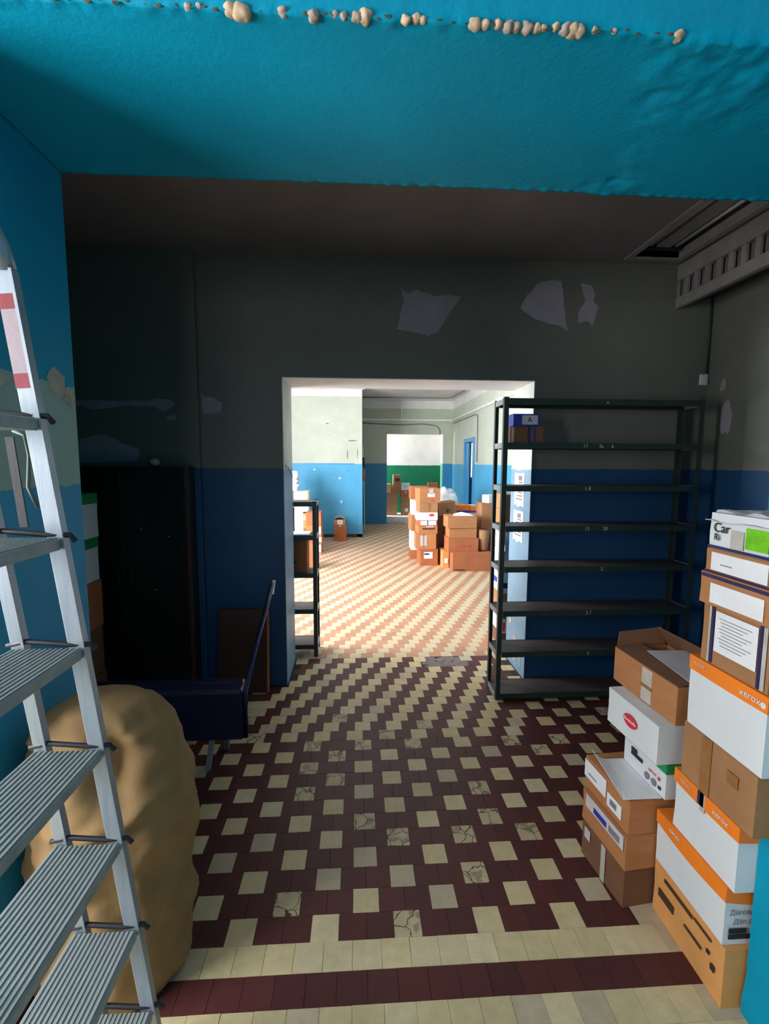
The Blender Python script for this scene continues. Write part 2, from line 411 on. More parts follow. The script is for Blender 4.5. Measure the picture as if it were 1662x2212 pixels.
for n, (x, y, key) in enumerate(tiles):
    dz = random.uniform(-0.0006, 0.0006)
    if n < 300:
        o = bpy.data.objects.new('tile', TM[key]); COL.objects.link(o); o.parent = floor; o.location = (x, y, dz)
        o.rotation_euler = (random.uniform(-.004, .004), random.uniform(-.004, .004), random.uniform(-.006, .006))
    else:
        base = len(V)
        for b, z in ((0.0496, -0.008), (0.0496, -0.0010), (0.0490, 0.0)):
            for sx, sy in ((-1,-1),(1,-1),(1,1),(-1,1)): V.append((x+sx*b, y+sy*b, z+dz))
        mi = KEYS.index(key)
        for r in (0, 4):
            for i in range(4): Fc.append((base+r+i, base+r+(i+1) % 4, base+r+4+(i+1) % 4, base+r+4+i)); Mi.append(mi)
        Fc.append((base+8, base+9, base+10, base+11)); Mi.append(mi)
rest.free()
me = bpy.data.meshes.new('tiles'); me.from_pydata(V, [], Fc)
for kk in KEYS: me.materials.append(KMAT[kk])
me.polygons.foreach_set('material_index', Mi); me.update()
o = bpy.data.objects.new('tiles', me); COL.objects.link(o); o.parent = floor; o['kind'] = 'stuff'
# bare screed where tiles are missing
bm = bmesh.new(); g = []
for j in range(8):
    g.append([bm.verts.new((0.54+0.46*i/14, 3.66+0.245*j/7, -0.0025+0.002*noise.noise(Vector((i*1.7, j*1.9, 0)))-0.001*(i in (0, 14) or j in (0, 7)))) for i in range(15)])
for j in range(7):
    for i in range(14): bm.faces.new((g[j][i], g[j][i+1], g[j+1][i+1], g[j+1][i]))
mk('bare_screed_patch', bm, CONCRETE, floor)['label'] = 'rough bare concrete patch of missing tiles at the threshold'

# ---- entrance wall: teal, thick, with a wide opening (near face Y=1.2, far face Y=1.86)
YN, YF, HS, XL, XR = 1.205, 1.865, 2.709, -1.06, 1.72
wl = struct(boxo('wall_entrance_left', -2.6, XL, YN, YF, 0, HS, W_JAMB, None, 0.006))
struct(boxo('wall_entrance_right', XR, 2.75, YN+0.25, YF, 0, HS, W_TEAL, None, 0.006))
# right pier whose worn edge shows at the right of the frame
bm = bmesh.new(); nz = 60; ys = [1.208, 1.0]
rings = []
for i in range(nz+1):
    z = HS*i/nz; j = 0.004*noise.noise(Vector((z*14, 2, 0)))+0.003*noise.noise(Vector((z*40, 5, 0)))
    if z < 0.12: j += 0.012*noise.noise(Vector((z*60, 9, 1)))-0.008
    x0 = 1.178+j
    rings.append([bm.verts.new(p) for p in ((x0, 1.0, z), (x0+0.006, 1.208-0.001, z), (2.75, 1.208, z), (2.75, 1.0, z))])
for a, b in zip(rings, rings[1:]):
    for k in range(4): bm.faces.new((a[k], a[(k+1) % 4], b[(k+1) % 4], b[k]))
bm.faces.new(rings[0]); bm.faces.new(rings[-1][::-1])
pier = struct(mk('wall_entrance_pier', bm, W_TEAL))
for i, (x, z, r) in enumerate(((1.181, 0.03, 0.014), (1.19, 0.075, 0.011), (1.20, 0.015, 0.016), (1.186, 0.12, 0.008))):
    bm = bmesh.new(); bmesh.ops.create_icosphere(bm, subdivisions=1, radius=r)
    for v in bm.verts: v.co *= random.uniform(.7, 1.2)
    bmesh.ops.translate(bm, verts=bm.verts, vec=(x, 1.0, z)); mk('plaster_flake', bm, W_TEAL, pier)
# lintel with uneven soffit
def soff(x, y):
    z = HS + 0.004*noise.noise(Vector((x*2.2, y*2.2, 3)))
    a = (y-YN)/(YF-YN)
    sx = 0.76+0.2*min(1, a*1.3)-0.06*max(0, a-.75)*4    # plaster seam
    d = x-sx
    ro = math.exp(-(d/0.035)**2)*0.5 + (1/(1+math.exp(-d*30)))*max(0, 1-a*2.0)*1.6
    if a > .85: ro += math.exp(-((x-0.93)/0.12)**2)*0.9
    z += ro*0.010*noise.fractal(Vector((x*9+y*5, y*11-x*4, 7)), 0.8, 2.0, 3) - (1/(1+math.exp(-d*40)))*0.006
    e = min(a, 1-a)
    if e < 0.04: z += 0.006*noise.noise(Vector((x*30, 1, y))) + 0.005*noise.noise(Vector((x*80, 4, y)))
    return z
bm = bmesh.new(); nx, ny = 300, 64; x0, x1 = -1.3, 2.75
G = []
for j in range(ny+1):
    y = YN+(YF-YN)*j/ny
    row = []
    for i in range(nx+1):
        x = x0+(x1-x0)*i/nx; jy = 0
        if j in (0, ny): jy = 0.005*noise.noise(Vector((x*25, j, 2)))+0.003*noise.noise(Vector((x*70, j, 3)))
        row.append(bm.verts.new((x, y+jy, soff(x, y))))
    G.append(row)
for j in range(ny):
    for i in range(nx): bm.faces.new((G[j][i], G[j+1][i], G[j+1][i+1], G[j][i+1]))
nt = [bm.verts.new((x0+(x1-x0)*i/nx, YN, 3.5)) for i in range(nx+1)]; ft = [bm.verts.new((x0+(x1-x0)*i/nx, YF, 3.5)) for i in range(nx+1)]
nm_ = [bm.verts.new((x0+(x1-x0)*i/nx, YN+0.0015*noise.noise(Vector((i*.15, 0, 5))), HS+0.03)) for i in range(nx+1)]
for i in range(nx):
    bm.faces.new((G[0][i], G[0][i+1], nm_[i+1], nm_[i])); bm.faces.new((nm_[i], nm_[i+1], nt[i+1], nt[i]))
    bm.faces.new((G[ny][i], ft[i], ft[i+1], G[ny][i+1])); bm.faces.new((nt[i], nt[i+1], ft[i+1], ft[i]))
lintel = struct(mk('trim_1', bm, W_TEAL, None, True))
lintel['label'] = 'thick teal lintel over the entrance opening'
boxo('lintel_end', -2.6, -1.3, YN, YF, HS, 3.5, W_TEAL, lintel)
for sx_, r in ((-0.29,.016),(-0.265,.02),(-0.385,.009),(-0.17,.012),(-0.10,.014),(-0.05,.008),(0.0,.012),(0.02,.017),(-0.03,.009),(-0.36,.007),
               (0.115,.012),(0.14,.011),(0.155,.009),(0.28,.015),(0.305,.011),(0.335,.012),(0.36,.014),(0.38,.012),(0.405,.015),(0.43,.011),(0.445,.009),(0.475,.010),(0.50,.015),(0.52,.017),(0.535,.014),(0.57,.008),(0.62,.007),(0.78,.014)):
    bm = bmesh.new(); bmesh.ops.create_icosphere(bm, subdivisions=3, radius=r)
    sd = random.uniform(0, 30)
    for v in bm.verts:
        v.co *= 1+0.3*noise.noise(v.co/r*1.2+Vector((sd, 0, 0)))+.06*noise.noise(v.co/r*3.5+Vector((sd, 3, 0)))
        v.co.z *= .8
    bmesh.ops.translate(bm, verts=bm.verts, vec=(sx_, YN+0.42*r, HS+0.004+random.uniform(-.003, .003)))
    mk('stone', bm, STONE if (sx_ > 0.1 or r > .015) and random.random() < .7 else STONE2, lintel, True)
CHIP = M('broken_plaster_edge', rgb(70, 84, 74), .95, var=.4, scale=40)
for i in range(46):
    x_ = -.75+1.5*i/45+random.uniform(-.012, .012); r = random.uniform(.003, .008)
    bm = bmesh.new(); bmesh.ops.create_icosphere(bm, subdivisions=1, radius=r)
    for v in bm.verts: v.co = Vector((v.co.x*random.uniform(1, 2.2), v.co.y*.5, v.co.z*.8))
    bmesh.ops.translate(bm, verts=bm.verts, vec=(x_, YN+.001, HS+.002+random.uniform(-.003, .004))); mk('edge_chip', bm, CHIP, lintel)
# broken plaster line on the left jamb
for y_, z_, ry, rz_ in ((1.60, 1.93, .05, .035), (1.75, 1.95, .05, .05), (1.82, 1.91, .03, .04), (1.42, 1.92, .08, .05)):
    polyo('plaster_patch', [(XL+0.0005, p, q) for p, q in blob((y_, z_), (ry, rz_), 11)], (0.003, 0, 0), PLASTER2, wl)

# ---- entrance room (behind and around the camera)
struct(boxo('wall_room_left', -2.85, -2.6, 1.0, 1.865, 0, 3.5, W_JAMB)); struct(boxo('wall_room_left', -2.85, -2.6, -3.4, -0.60, 0, 3.5, W_TEAL))
struct(boxo('wall_room_left', -2.85, -2.6, -0.60, 1.0, 0, 0.9, W_TEAL)); struct(boxo('wall_room_left', -2.85, -2.6, -0.60, 1.0, 2.6, 3.5, W_TEAL))
for a in ((-2.85, -1.8, 0, 3.5), (-.4, 2.95, 0, 3.5), (-1.8, -.4, 0, .9), (-1.8, -.4, 2.6, 3.5)): struct(boxo('wall_room_back', a[0], a[1], -3.6, -3.4, a[2], a[3], W_TEAL))
struct(boxo('wall_room_right', 2.75, 2.95, -3.4, 1.865, 0, 3.5, W_TEAL))
struct(boxo('ceiling_room', -2.85, 2.95, -3.6, 1.2, 3.5, 3.6, W_CEIL))
def window(name, x, y0, y1, z0, z1, nm):
    w = bpy.data.objects.new(name, None); COL.objects.link(w); w.location = (x, (y0+y1)/2, z0); struct(w)
    bm = bmesh.new(); hy = (y1-y0)/2; h = z1-z0
    for a in ((-hy, -hy+.06, 0, h), (hy-.06, hy, 0, h), (-hy+.06, hy-.06, 0, .06), (-hy+.06, hy-.06, h-.06, h), (-.025, .025, .06, h-.06)):
        bm_box(bm, -.03, .03, a[0], a[1], a[2], a[3])
    mk('window_frame', bm, WHITEP, w)
    for s in (-1, 1):
        a, b = sorted((s*.025, s*(hy-.06))); boxo('pane', -.003, .003, a, b, .06, h-.06, GLASS, w)
    return w
window('window_1', -2.72, -0.60, 1.0, 0.9, 2.6, 1)
w3 = window('added_window_3', 0, -.7, .7, 0.9, 2.6, 3); w3.location = (-1.1, -3.48, .9); w3.rotation_euler = (0, 0, PI/2)  # unseen window added in the back wall for the fill light

# ---- dim cross hall (Y 1.87 .. 3.42)
wf = []
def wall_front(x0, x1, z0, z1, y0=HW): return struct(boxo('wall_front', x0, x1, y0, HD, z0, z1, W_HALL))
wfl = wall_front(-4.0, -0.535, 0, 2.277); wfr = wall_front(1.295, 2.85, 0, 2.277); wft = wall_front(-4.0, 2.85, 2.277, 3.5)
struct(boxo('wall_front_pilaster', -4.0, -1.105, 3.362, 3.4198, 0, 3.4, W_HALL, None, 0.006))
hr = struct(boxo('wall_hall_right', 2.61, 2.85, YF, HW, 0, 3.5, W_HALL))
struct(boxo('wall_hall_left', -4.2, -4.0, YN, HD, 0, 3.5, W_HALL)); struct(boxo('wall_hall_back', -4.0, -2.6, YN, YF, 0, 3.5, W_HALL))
# hall ceiling with a recessed trough for a strip light at the right
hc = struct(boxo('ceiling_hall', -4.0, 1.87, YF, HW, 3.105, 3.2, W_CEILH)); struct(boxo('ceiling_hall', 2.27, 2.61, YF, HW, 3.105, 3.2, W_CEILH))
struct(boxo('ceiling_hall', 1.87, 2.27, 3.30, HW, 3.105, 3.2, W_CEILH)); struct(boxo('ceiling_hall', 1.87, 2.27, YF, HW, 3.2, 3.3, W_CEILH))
lf = thing('strip_light', 'unlit twin strip light fitting in the dark ceiling recess', 'light', (2.07, 2.6, 3.105))
bm = bmesh.new()
for a in ((-.205, -.165, -.72, .70), (.165, .205, -.72, .70)): bm_box(bm, a[0], a[1], a[2], a[3], -.012, .05)
bm_box(bm, -.205, .205, .70, .74, -.012, .05)
mk('frame', bm, DULLW, lf)
boxo('housing', -.05, .05, -.70, .66, .03, .094, DULLW, lf, .004)
for s in (-1, 1): tubeo('lamp_tube', [(s*.09, -.68, .045), (s*.09, .62, .045)], .014, WHITEP, lf)
for s in (-.65, .62): boxo('end_cap', -.12, .12, s, s+.03, .02, .075, BLACKP, lf)
# slatted valance hanging at the right of the hall
vl = thing('slatted_valance', 'pale slatted board valance running under the ceiling along the right', 'valance', (2.33, 2.65, 2.80))
boxo('rail', -.02, .02, -.75, .765, 0, .075, DULLW, vl, .003); boxo('rail', -.02, .02, -.75, .765, .19, .30, DULLW, vl, .003)
for i in range(16): boxo('slat', -.008, .008, -.74+.1*i, -.70+.1*i, .075, .19, DULLW, vl)
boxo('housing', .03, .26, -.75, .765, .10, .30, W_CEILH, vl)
# bare plaster where paint has flaked off the hall wall
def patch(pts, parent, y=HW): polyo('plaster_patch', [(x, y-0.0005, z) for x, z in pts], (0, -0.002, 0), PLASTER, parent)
def rough(pts, amp=.012):
    out = []
    for i, p in enumerate(pts):
        q = pts[(i+1) % len(pts)]
        for k in range(3):
            out.append((p[0]+(q[0]-p[0])*k/3+random.uniform(-amp, amp)*(k > 0), p[1]+(q[1]-p[1])*k/3+random.uniform(-amp, amp)*(k > 0)))
    return out
patch(rough([(.302,2.90),(.33,2.82),(.30,2.71),(.28,2.62),(.41,2.60),(.50,2.575),(.57,2.60),(.62,2.68),(.735,2.85),(.66,2.86),(.55,2.845),(.42,2.89),(.36,2.86)], .006), wft)
patch(rough([(1.167,2.78),(1.21,2.87),(1.28,2.95),(1.40,2.98),(1.46,2.97),(1.48,2.85),(1.50,2.72),(1.52,2.63),(1.44,2.67),(1.27,2.71)], .005), wft)
patch(rough([(1.60,2.96),(1.68,2.95),(1.71,2.89),(1.70,2.85),(1.74,2.80),(1.72,2.74),(1.70,2.665),(1.66,2.70),(1.59,2.69),(1.60,2.78),(1.64,2.84)], .005), wft)
PW = None
pil = [o for o in COL.objects if o.name == 'wall_front_pilaster'][0]
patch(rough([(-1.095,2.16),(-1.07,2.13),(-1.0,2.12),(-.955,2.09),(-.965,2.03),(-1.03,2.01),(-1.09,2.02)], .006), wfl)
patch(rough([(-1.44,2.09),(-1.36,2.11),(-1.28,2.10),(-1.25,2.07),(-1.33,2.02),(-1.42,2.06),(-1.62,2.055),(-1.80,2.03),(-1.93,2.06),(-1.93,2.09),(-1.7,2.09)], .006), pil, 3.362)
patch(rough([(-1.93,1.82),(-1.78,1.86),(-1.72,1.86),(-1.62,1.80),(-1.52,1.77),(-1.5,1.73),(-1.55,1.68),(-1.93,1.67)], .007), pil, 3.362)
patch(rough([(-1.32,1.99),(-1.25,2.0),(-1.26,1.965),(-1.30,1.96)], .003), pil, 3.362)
for y_, z_, ry, rz_ in ((3.22, 2.02, .05, .13), (3.27, 2.24, .03, .04)):
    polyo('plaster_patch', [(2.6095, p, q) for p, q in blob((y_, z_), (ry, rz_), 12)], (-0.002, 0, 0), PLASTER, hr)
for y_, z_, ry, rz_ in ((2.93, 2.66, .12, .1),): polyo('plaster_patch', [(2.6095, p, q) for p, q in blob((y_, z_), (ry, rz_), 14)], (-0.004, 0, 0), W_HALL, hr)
sw = thing('wall_switch', 'small white square switch box high on the dark wall by the right corner', 'switch', (2.565, HW, 2.30))
boxo('switch_base', -.03, .03, -.016, 0, -.04, .04, WHITEP, sw, .003); boxo('rocker', -.014, .014, -.021, -.016, -.022, .022, WHITEP, sw)
tag(tubeo('conduit', [(2.585, HW-.008, 2.345), (2.586, HW-.008, 2.7), (2.586, HW-.008, 3.1)], .007, STEELG), 'thin dark conduit running up the corner above the switch', 'conduit')
# doorway reveals
struct(boxo('trim_2', -.5385, -.53, HW+.001, HD-.001, 0, 2.277, W_REVEAL)); rev = struct(boxo('trim_3', 1.29, 1.2985, HW+.001, HD-.001, 0, 2.277, W_REVEAL)); struct(boxo('trim_4', -.53, 1.29, HW+.001, HD-.001, 2.272, 2.279, W_CEIL))
for (ya, yb, za, zb) in ((3.50, 3.53, .05, .22), (3.60, 3.70, .02, .3), (3.74, 3.80, .33, .42)):
    polyo('plaster_patch', [(1.2895, p, q) for p, q in blob(((ya+yb)/2, (za+zb)/2), ((yb-ya)/2, (zb-za)/2), 11)], (-0.002, 0, 0), PLASTER2, rev)

# ---- storage hall beyond (Y 3.87 .. 12.8)
YB = 12.8
for a in ((3.87, 4.1, 0, 3.5), (7.0, 12.8, 0, 3.5), (4.1, 7.0, 0, .95), (4.1, 7.0, 2.85, 3.5)): struct(boxo('wall_storage_left', -3.1, -2.9, a[0], a[1], a[2], a[3], W_STORE))
window('window_2', -3.0, 4.1, 7.0, .95, 2.85, 2)
struct(boxo('ceiling_storage', -3.1, 2.8, HD, 15.3, 3.34, 3.5, W_CEIL))
# partition facing the camera
struct(boxo('wall_partition', -2.9, .108, 10.5, 10.95, 0, 3.34, W_STORE, None, .006))
struct(boxo('trim_5', -.01, .112, 10.485, 10.5, 0, 1.62, W_STORE, None, .004))
struct(boxo('trim_6', -2.9, .16, 10.42, 10.5, 3.27, 3.34, W_CEIL))
struct(boxo('baseboard_partition', -2.9, .108, 10.485, 10.499, 0, .07, BROWNW))
# right wall with a doorway
D0, D1, DH = 10.32, 11.3, 2.25
struct(boxo('wall_storage_right', 2.6, 2.8, HD, D0, 0, 3.5, W_STORE)); struct(boxo('wall_storage_right', 2.6, 2.8, D1, YB, 0, 3.5, W_STORE)); struct(boxo('wall_storage_right', 2.6, 2.8, D0, D1, DH, 3.5, W_STORE))
d1 = bpy.data.objects.new('door_1', None); COL.objects.link(d1); d1.location = (2.6, 0, 0); struct(d1)
for a in ((D0-.0, D0+.09, 0, DH), (D1-.09, D1, 0, DH), (D0+.09, D1-.09, DH-.09, DH)): boxo('door_frame', -.03, .05, a[0], a[1], a[2], a[3], BLUEW, d1, .004)
boxo('door_leaf', .0, .04, D0+.62, D1-.09, .01, DH-.1, BLUEW, d1, .004)
boxo('back_wall', .6, .65, D0-1.2, D1+1.2, 0, 3.4, DARK, d1)  # side room wall coloured near-black to stand for the unlit room
bm = bmesh.new(); cv = []
for j in range(13): cv.append([bm.verts.new((.025+.018*math.sin(j*1.5), D0+.10+.28*j/12, z)) for z in (1.35, DH-.11)])
for a, b in zip(cv, cv[1:]): bm.faces.new((a[0], b[0], b[1], a[1]))
cu = mk('curtain', bm, PAPER); cu.location = (2.6, 0, 0); tag(cu, 'short white curtain hanging in the blue doorway far on the right', 'curtain')
md = cu.modifiers.new('thickness', 'SOLIDIFY'); md.thickness = .004
# far wall with opening
O0, O1, OH = .80, 2.34, 2.46
struct(boxo('wall_far', .108, O0, YB, YB+.35, 0, 3.34, W_FAR)); struct(boxo('wall_far', -2.9, .108, YB, YB+.35, 0, 3.34, W_FAR))
struct(boxo('wall_far', O1, 2.8, YB, YB+.35, 0, 3.34, W_FAR)); struct(boxo('wall_far', O0, O1, YB, YB+.35, OH, 3.34, W_FAR))
struct(boxo('trim_7', O1-.004, O1+.002, YB-.003, YB+.35, 0, OH, wall_mat('oil_paint_green_reveal', [(0, rgb(96, 160, 140)), (1.66, rgb(196, 204, 194))])))
struct(boxo('trim_8', O0-.0, O0+.002, YB+.001, YB+.35, 0, OH, W_FAR))
struct(boxo('floor_green_room', -1.4, 2.8, YB+.05, 15.3, -.1, .165, M('pale_step', rgb(214, 206, 202), .7)))
struct(boxo('wall_green_room', -1.4, 2.8, 14.1, 14.3, .165, 3.34, W_GREEN)); struct(boxo('wall_green_room_right', 2.8, 3.0, YB, 15.3, 0, 3.34, W_GREEN))
# white pipe rails, cables
struct(boxo('trim_9', .11, 2.6, YB-.05, YB-.002, 2.80, 2.855, WHITEP, None, .004)); struct(boxo('trim_10', 2.555, 2.598, HD, YB-.05, 2.80, 2.855, WHITEP, None, .004))
tag(boxo('rail_hanger', 1.18, 1.205, YB-.03, YB-.002, 2.857, 3.13, WHITEP), 'short white vertical strip on the far wall above the rail', 'strip')
tag(tubeo('ceiling_pipe', [(.1, 12.0, 3.31), (1.2, 12.05, 3.315), (2.25, 12.0, 3.31), (2.4, 11.8, 3.31), (2.42, 10.5, 3.31), (2.4, 7.0, 3.32)], .014, CABLE), 'thin grey pipe crossing the white ceiling of the far room', 'pipe')
tag(tubeo('wall_cable', [(.12, YB-.012, 2.74), (.6, YB-.012, 2.715), (1.2, YB-.012, 2.70), (1.8, YB-.012, 2.725), (2.15, YB-.012, 2.68), (2.24, YB-.012, 2.58), (2.25, YB-.012, 2.44)], .012, CABLE), 'sagging dark cable above the far doorway', 'cable')
tag(tubeo('door_cable', [(2.586, 12.6, 2.74), (2.586, 11.5, 2.74), (2.586, 10.3, 2.74), (2.586, 10.1, 2.70), (2.586, 10.08, 2.2), (2.586, 10.08, 1.7)], .01, CABLE), 'grey cable bending down beside the blue doorway', 'cable')
tag(tubeo('jamb_wire', [(-.53, 3.47, 1.66), (-.515, 3.55, 1.64), (-.52, 3.66, 1.60), (-.515, 3.74, 1.575), (-.525, 3.83, 1.565)], .0025, CABLE), 'loose thin wire sticking out of the left doorway edge', 'wire')
tag(tubeo('jamb_wire', [(-.53, 3.46, 1.65), (-.505, 3.58, 1.61), (-.515, 3.75, 1.57), (-.525, 3.84, 1.56)], .002, BLACKP), 'second black wire strand sticking out of the left doorway edge', 'wire')
# notices on the right reveal
for z0_, z1_, lab in ((1.335, 1.60, 'upper printed notice sheet taped on the right doorway reveal'), (1.05, 1.30, 'lower torn printed notice sheet taped on the right doorway reveal')):
    nt_ = thing('notice_sheet', lab, 'notice', (1.2885, 3.66, z0_))
    h = z1_-z0_
    sh = [(-.11, 0), (-.05, .012), (.02, -.01), (.07, .015), (.11, 0), (.112, h*.5), (.11, h), (-.11, h), (-.108, h*.4)]
    polyo('sheet', [(0, y, z) for y, z in sh], (-.0012, 0, 0), PAPER, nt_)
    for i in range(6): boxo('text_line', -.0022, -.0012, -.075, .075-.03*(i % 3), h*.2+i*h*.10, h*.2+i*h*.10+.012, INKG, nt_)
    boxo('picture', -.0024, -.0012, -.06, .02, h*.78, h*.92, INKG, nt_)
# stains and flakes on the pale partition wall
part_ = [o for o in COL.objects if o.name == 'wall_partition'][0]
for x, z, hx, hz in ((-.66, 2.53, .035, .012), (-.12, 2.16, .10, .012), (-.22, 1.86, .010, .13), (.0, 1.86, .008, .13), (-.62, 2.27, .01, .01)):
    polyo('scuff', [(p, 10.4995, q) for p, q in blob((x, z), (hx, hz), 10, .3)], (0, -.002, 0), INKG, part_)
for x, z, hx, hz in ((-.39, 1.33, .02, .025), (-.36, .80, .02, .035), (-.95, 1.52, .02, .02), (-.21, 1.50, .02, .03)):
    polyo('plaster_patch', [(p, 10.4995, q) for p, q in blob((x, z), (hx, hz), 9, .3)], (0, -.002, 0), PAPER if x < -.3 else BLUEW, part_)
polyo('paint_edge', [(-1.6, 10.4995, 1.646), (-.1, 10.4995, 1.632), (-.05, 10.4995, 1.65), (-.1, 10.4995, 1.66), (-1.6, 10.4995, 1.66)], (0, -.003, 0), BLUEW, part_)

# ================================================================ SHELVING
def rack(name, label, x0, x1, yf, yb, h, levels, postw=.032, tray=SHELFM, right_h=None):
    t = thing(name, label, 'shelving', ((x0+x1)/2, yf, 0)); hw = (x1-x0)/2; d = yb-yf
    for sx in (-1, 1):
        for y in (0, d):
            bm = bmesh.new()                                         # L-angle upright
            x_o = sx*hw; 
            bm_box(bm, min(x_o, x_o-sx*postw), max(x_o, x_o-sx*postw), min(y, y), y+.003 if y == 0 else y+.003, 0, h)
            a, b = (0.003, .03) if y == 0 else (d-.027, d)
            bm_box(bm, min(x_o, x_o-sx*.003), max(x_o, x_o-sx*.003), a, b, 0, h)
            mk('post', bm, STEELG if sx > 0 or y else STEELG, t)
    for i, z in enumerate(levels):
        bm = bmesh.new(); bm_box(bm, -hw+.005, hw-.005, .004, d-.001, z-.006, z, 0)
        s = mk('shelf', bm, tray, t)
        boxo('front_edge', -hw+.034, hw-.034, -.0045, .0035, z-.036, z+.004, STEELG, s)
        boxo('back_edge', -hw+.034, hw-.034, d-.001, d+.004, z-.036, z+.002, STEELG, s)
        for sx in (-1, 1): boxo('side_bracket', min(sx*hw, sx*(hw-.004)), max(sx*hw, sx*(hw-.004)), .032, d-.03, z-.034, z+.003, SHELFG, s)
    return t
LV = [.045, .352, .648, .962, 1.246, 1.523, 1.812, 2.105]
rk = rack('steel_shelving_unit', 'tall nearly empty dark steel shelving unit right of the doorway', .978, 2.37, 3.12, 3.345, 2.118, LV)
CH = M('chalk', rgb(190, 196, 190), .9)
for z, s, x in ((1.795, '17', -.13), (1.795, '2a', -.02), (1.795, '6', .06), (1.507, '1 8', -.1), (1.23, '15', -.09), (1.23, '20', .04), (.946, '2', .03), (.632, '3 7', -.05), (.336, '3', -.04), (2.088, 'o', .01)):
    text_at(s, .034, 'F', (x, -.0055, z), CH, rk)
rk2 = rack('low_steel_shelving_unit', 'low dark steel shelving unit seen through the left side of the doorway', -1.22, -.345, 3.935, 4.16, 1.352, [.105, .42, .735, 1.06, 1.345], .034)

# ---- on the tall shelving unit
carton('brown tape-sealed box on the top level of the tall shelving unit', 1.035, 1.262, 3.15, 3.33, 1.8125, 1.928, KRAFTD, 'boxes on the tall shelving unit',
       feats=[('tape','F',.52,0,.60,1,NAVYP), ('tape','F',.70,0,.76,1,BLUEP), ('tape','F',.02,.05,.10,.95,TAPE)])
carton('small blue box with a white label on the brown box on the tall shelving unit', 1.055, 1.235, 3.16, 3.32, 1.929, 2.012, BLUEP, 'boxes on the tall shelving unit',
       feats=[('label','F',.33,.12,.93,.88,PAPERG), ('text','F',.62,.5,.05,'A',INK)], flaps=False)

# ================================================================ STEP LADDER (leans to the left, climbs toward -X)
ld = thing('step_ladder', 'aluminium step ladder with wide ribbed treads leaning at the left', 'ladder', (-.56, .9, 0))
def lx(z): return -.528-.078*z        # front stile centre line
def ly(z): return 1.13-.062*z          # far side
def wx(z, off=0): return (lx(z)+off+.56)
for side in (0, 1):
    for off, wd in ((0, .036), (-.125, .030)):
        def yy(z): return (ly(z) if side == 0 else ly(z)-.40)-.9
        zt = 2.05
        bm = bmesh.new(); bm_beam(bm, (wx(0, off), yy(0), 0.02), (wx(zt, off), yy(zt), zt), wd, .022, (1, 0, 0) if False else (0, 1, 0), .003)
        st = mk('stile', bm, ALU, ld)
        bm = bmesh.new(); bm_beam(bm, (wx(0, off)+wd*.5-.002, yy(0)-.012, .03), (wx(zt, off)+wd*.5-.002, yy(zt)-.012, zt), .006, .004, (0, 1, 0)); mk('stile_lip', bm, ALU, st)
        boxo('foot', wx(0, off)-.024, wx(0, off)+.024, yy(0)-.018, yy(0)+.018, 0, .045, BLACKP, st, .003)
        if off == 0:
            a0 = 1.78; 
            bm = bmesh.new(); bm_beam(bm, (wx(1.83, off), yy(1.83)-.0118, 1.83), (wx(1.99, off), yy(1.99)-.0118, 1.99), wd*.9, .0016, (0, 1, 0)); mk('sticker', bm, STICK, st)
            for z_ in (1.825, 1.975):
                bm = bmesh.new(); bm_beam(bm, (wx(z_, off), yy(z_)-.0121, z_), (wx(z_+.028, off), yy(z_+.028)-.0121, z_+.028), wd*.9, .002, (0, 1, 0)); mk('sticker', bm, STICKR, st)
# top hoop joining the stiles
pts = []
for i in range(13):
    a = math.pi*i/12; zc = 2.05
    yc = ly(2.05)-.20-.9
    pts.append((wx(2.05)-.02*math.sin(a), yc+.20*math.cos(a), zc+.15*math.sin(a)))
tubeo('hoop', pts, .019, ALU, ld, 10)
for i, z in enumerate((.268, .518, .768, 1.018, 1.268, 1.518, 1.768)):
    xa, xb = wx(z, -.125)-.012, wx(z)+.016
    ya, yb = ly(z)-.40+.012-.9, ly(z)-.012-.9
    bm = bmesh.new(); bm_box(bm, xa, xb, ya, yb, z-.028, z-.003, .003)
    tr = mk('tread', bm, ALUT, ld)
    bm = bmesh.new()
    nr = 13
    for k in range(nr):
        x = xa+.008+(xb-xa-.016)*k/(nr-1); bm_box(bm, x-.0022, x+.0022, ya+.004, yb-.004, z-.003, z-.0008)
    g = mk('tread_ridges', bm, ALUT, tr); g['kind'] = 'stuff'
    tubeo('bracket', [(xa-.01, yb+.004, z+.004), (xa+.03, yb+.012-.006, z+.012), (xb-.03, yb+.004, z+.004), (xb+.012, yb+.010, z+.002), (xb+.022, yb+.012, z-.012)], .006, BLACKP, ld)
# wire hook and strap
tubeo('wire_hook', [(-.205, .20, 1.745), (-.175, .19, 1.735), (-.165, .185, 1.69), (-.172, .185, 1.62), (-.155, .185, 1.575)], .004, CABLE, ld)
beamo('strap', (-.2, .18, 1.73), (-.19, .19, 1.53), .018, .004, BLACKP, ld, (0, 1, 0))

